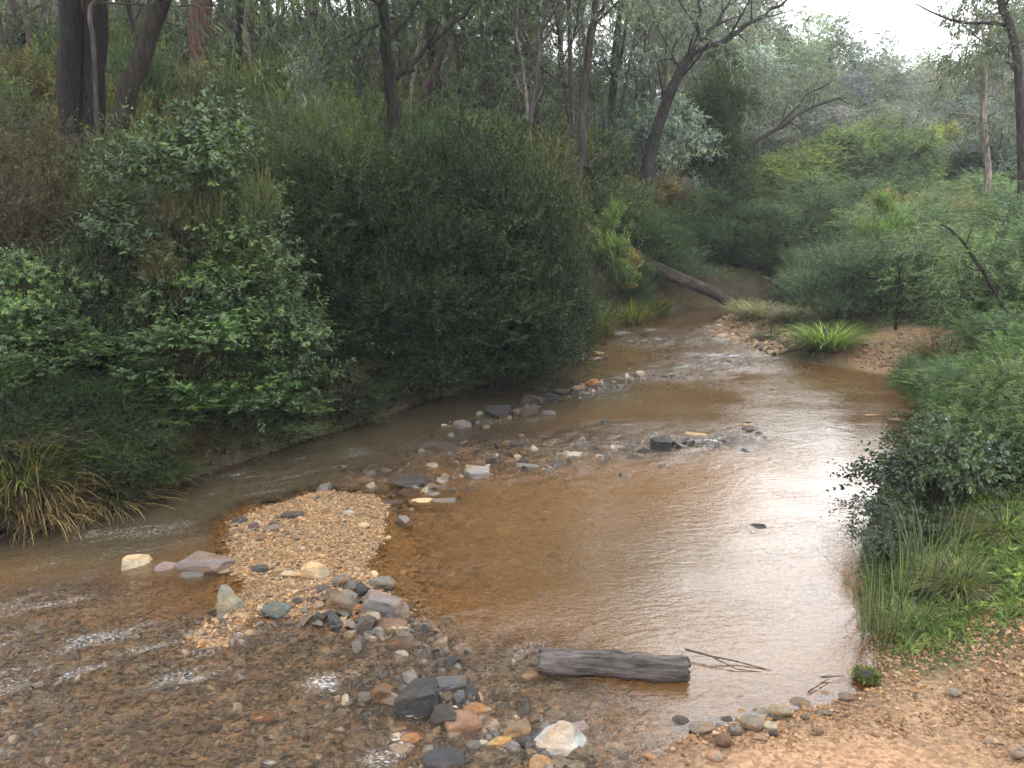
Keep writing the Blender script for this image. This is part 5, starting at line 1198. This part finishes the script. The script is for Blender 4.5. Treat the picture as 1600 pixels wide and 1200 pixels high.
a, b = at_depth(868, 336, 21.0), at_depth(1142, 477, 21.6)
log('fallen_trunk', 'long brown fallen tree trunk sloping down the far bank into the water', (a[0], a[1], a[2]), (b[0], b[1], b[2] - .05), .19, .14, (.085, .062, .052), n=40, seed=9, sag=0, grain=.05)
def stick(label, pts, r, col, forks=()):
    tb = Tubes(); P = np.array(pts); o = P[0].copy(); tb.add(P - o, np.linspace(r, r * .35, len(P)), 6)
    for f in forks: Q = np.array(f); tb.add(Q - o, np.linspace(r * .6, r * .25, len(Q)), 5)
    return tag(link('stick', tb.mesh('stick', BARK), loc=o, color=col), label, 'stick')
S = lambda u, v, z=.015: on_plane(u, v, z)
stick('thin bare branch trailing right from the grey log', [S(1070, 1014, .05), S(1110, 1025, .04), S(1150, 1033), S(1205, 1048, .0)], .008, (.12, .09, .07), [[S(1110, 1025, .04), S(1150, 1045, .01), S(1190, 1050, .0)]])
stick('short thin stick lying in the shallow water by the mossy clump', [S(1283, 1058, .02), S(1300, 1057, .02), S(1316, 1056, .02)], .006, (.08, .06, .05))
stick('thin stick slanting by the wet cobbles', [S(1262, 1082, .01), S(1280, 1070, .015), S(1295, 1060, .015)], .005, (.07, .05, .045))
stick('dark twiggy driftwood at the water edge under the dark bush', [S(838, 585, .05), S(860, 583, .1), S(885, 580, .12)], .02, (.035, .03, .028), [[S(855, 584, .1), S(865, 572, .25)], [S(868, 582, .1), S(880, 573, .22)]])

# ------------------------------------------------------------------ haze, sky, sun, camera
def haze(density):
    m, nt, ns, ln = new_mat('haze_air'); out = ns.new('ShaderNodeOutputMaterial'); v = ns.new('ShaderNodeVolumePrincipled')
    v.inputs['Color'].default_value = (.86, .92, 1, 1); v.inputs['Density'].default_value = density; v.inputs['Anisotropy'].default_value = 0.0
    ln.new(v.outputs[0], out.inputs['Volume'])
    lo, hi = np.array([gx[0] - 2, gy[0] - 2, -3.0]), np.array([gx[-1] + 2, gy[-1] + 2, max(float(Z.max()) + 1, 34.0)])
    V = [(x, y, z) for x in (lo[0], hi[0]) for y in (lo[1], hi[1]) for z in (lo[2], hi[2])]
    me = make_mesh('haze', V, [[0, 1, 3, 2], [4, 6, 7, 5], [0, 4, 5, 1], [2, 3, 7, 6], [0, 2, 6, 4], [1, 5, 7, 3]], smooth=False, mat=m)
    tag(link('haze', me), kind='stuff')
haze(HAZE)
w = bpy.data.worlds.new('World'); scene.world = w; w.use_nodes = True
nt = w.node_tree; nt.nodes.clear()
out = nt.nodes.new('ShaderNodeOutputWorld'); bg = nt.nodes.new('ShaderNodeBackground'); sky = nt.nodes.new('ShaderNodeTexSky')
sky.sky_type = 'NISHITA'; sky.sun_disc = False; sky.sun_elevation = math.radians(SUN_EL); sky.sun_rotation = math.radians(SUN_AZ)
sky.air_density = 1.0; sky.dust_density = 1.5; sky.ozone_density = 1.0
hs = nt.nodes.new('ShaderNodeHueSaturation'); hs.inputs['Saturation'].default_value = .08
nt.links.new(sky.outputs[0], hs.inputs['Color'])
cl = nt.nodes.new('ShaderNodeMix'); cl.data_type = 'RGBA'; cl.inputs[0].default_value = CLOUD; cl.inputs[7].default_value = (CLOUD_V * .975, CLOUD_V, CLOUD_V * 1.03, 1)   # bright even cloud in front of the sky
nt.links.new(hs.outputs[0], cl.inputs[6]); nt.links.new(cl.outputs[2], bg.inputs['Color']); bg.inputs['Strength'].default_value = SKY_STR
nt.links.new(bg.outputs[0], out.inputs[0])
sl = bpy.data.lights.new('sun', 'SUN'); sl.energy = SUN_STR; sl.angle = math.radians(41); sl.color = (1, .98, .95)
so = link('sun', sl); el, az = math.radians(SUN_EL), math.radians(SUN_AZ)
sdir = Vector((math.sin(az) * math.cos(el), math.cos(az) * math.cos(el), math.sin(el)))
so.rotation_euler = sdir.to_track_quat('Z', 'Y').to_euler()
cam = bpy.data.cameras.new('camera'); co = link('camera', cam); scene.camera = co
co.location = (0, 0, CAM_H); co.rotation_euler = (math.pi / 2 - PITCH, 0, 0)
cam.sensor_width = 36; cam.lens = 36 * F / 1600; cam.clip_end = 2000; cam.clip_start = .05
vs = scene.view_settings; vs.view_transform = 'Standard'; vs.look = 'None'; vs.exposure = EXPO; vs.gamma = 1; vs.use_curve_mapping = False
cy = scene.cycles
cy.use_adaptive_sampling = True; cy.adaptive_threshold = .03; cy.max_bounces = 5; cy.diffuse_bounces = 2; cy.glossy_bounces = 2; cy.transmission_bounces = 4; cy.transparent_max_bounces = 8; cy.volume_bounces = 0
cy.caustics_reflective = False; cy.caustics_refractive = False; cy.sample_clamp_indirect = 6
cy.use_denoising = True; cy.denoiser = 'OPENIMAGEDENOISE'
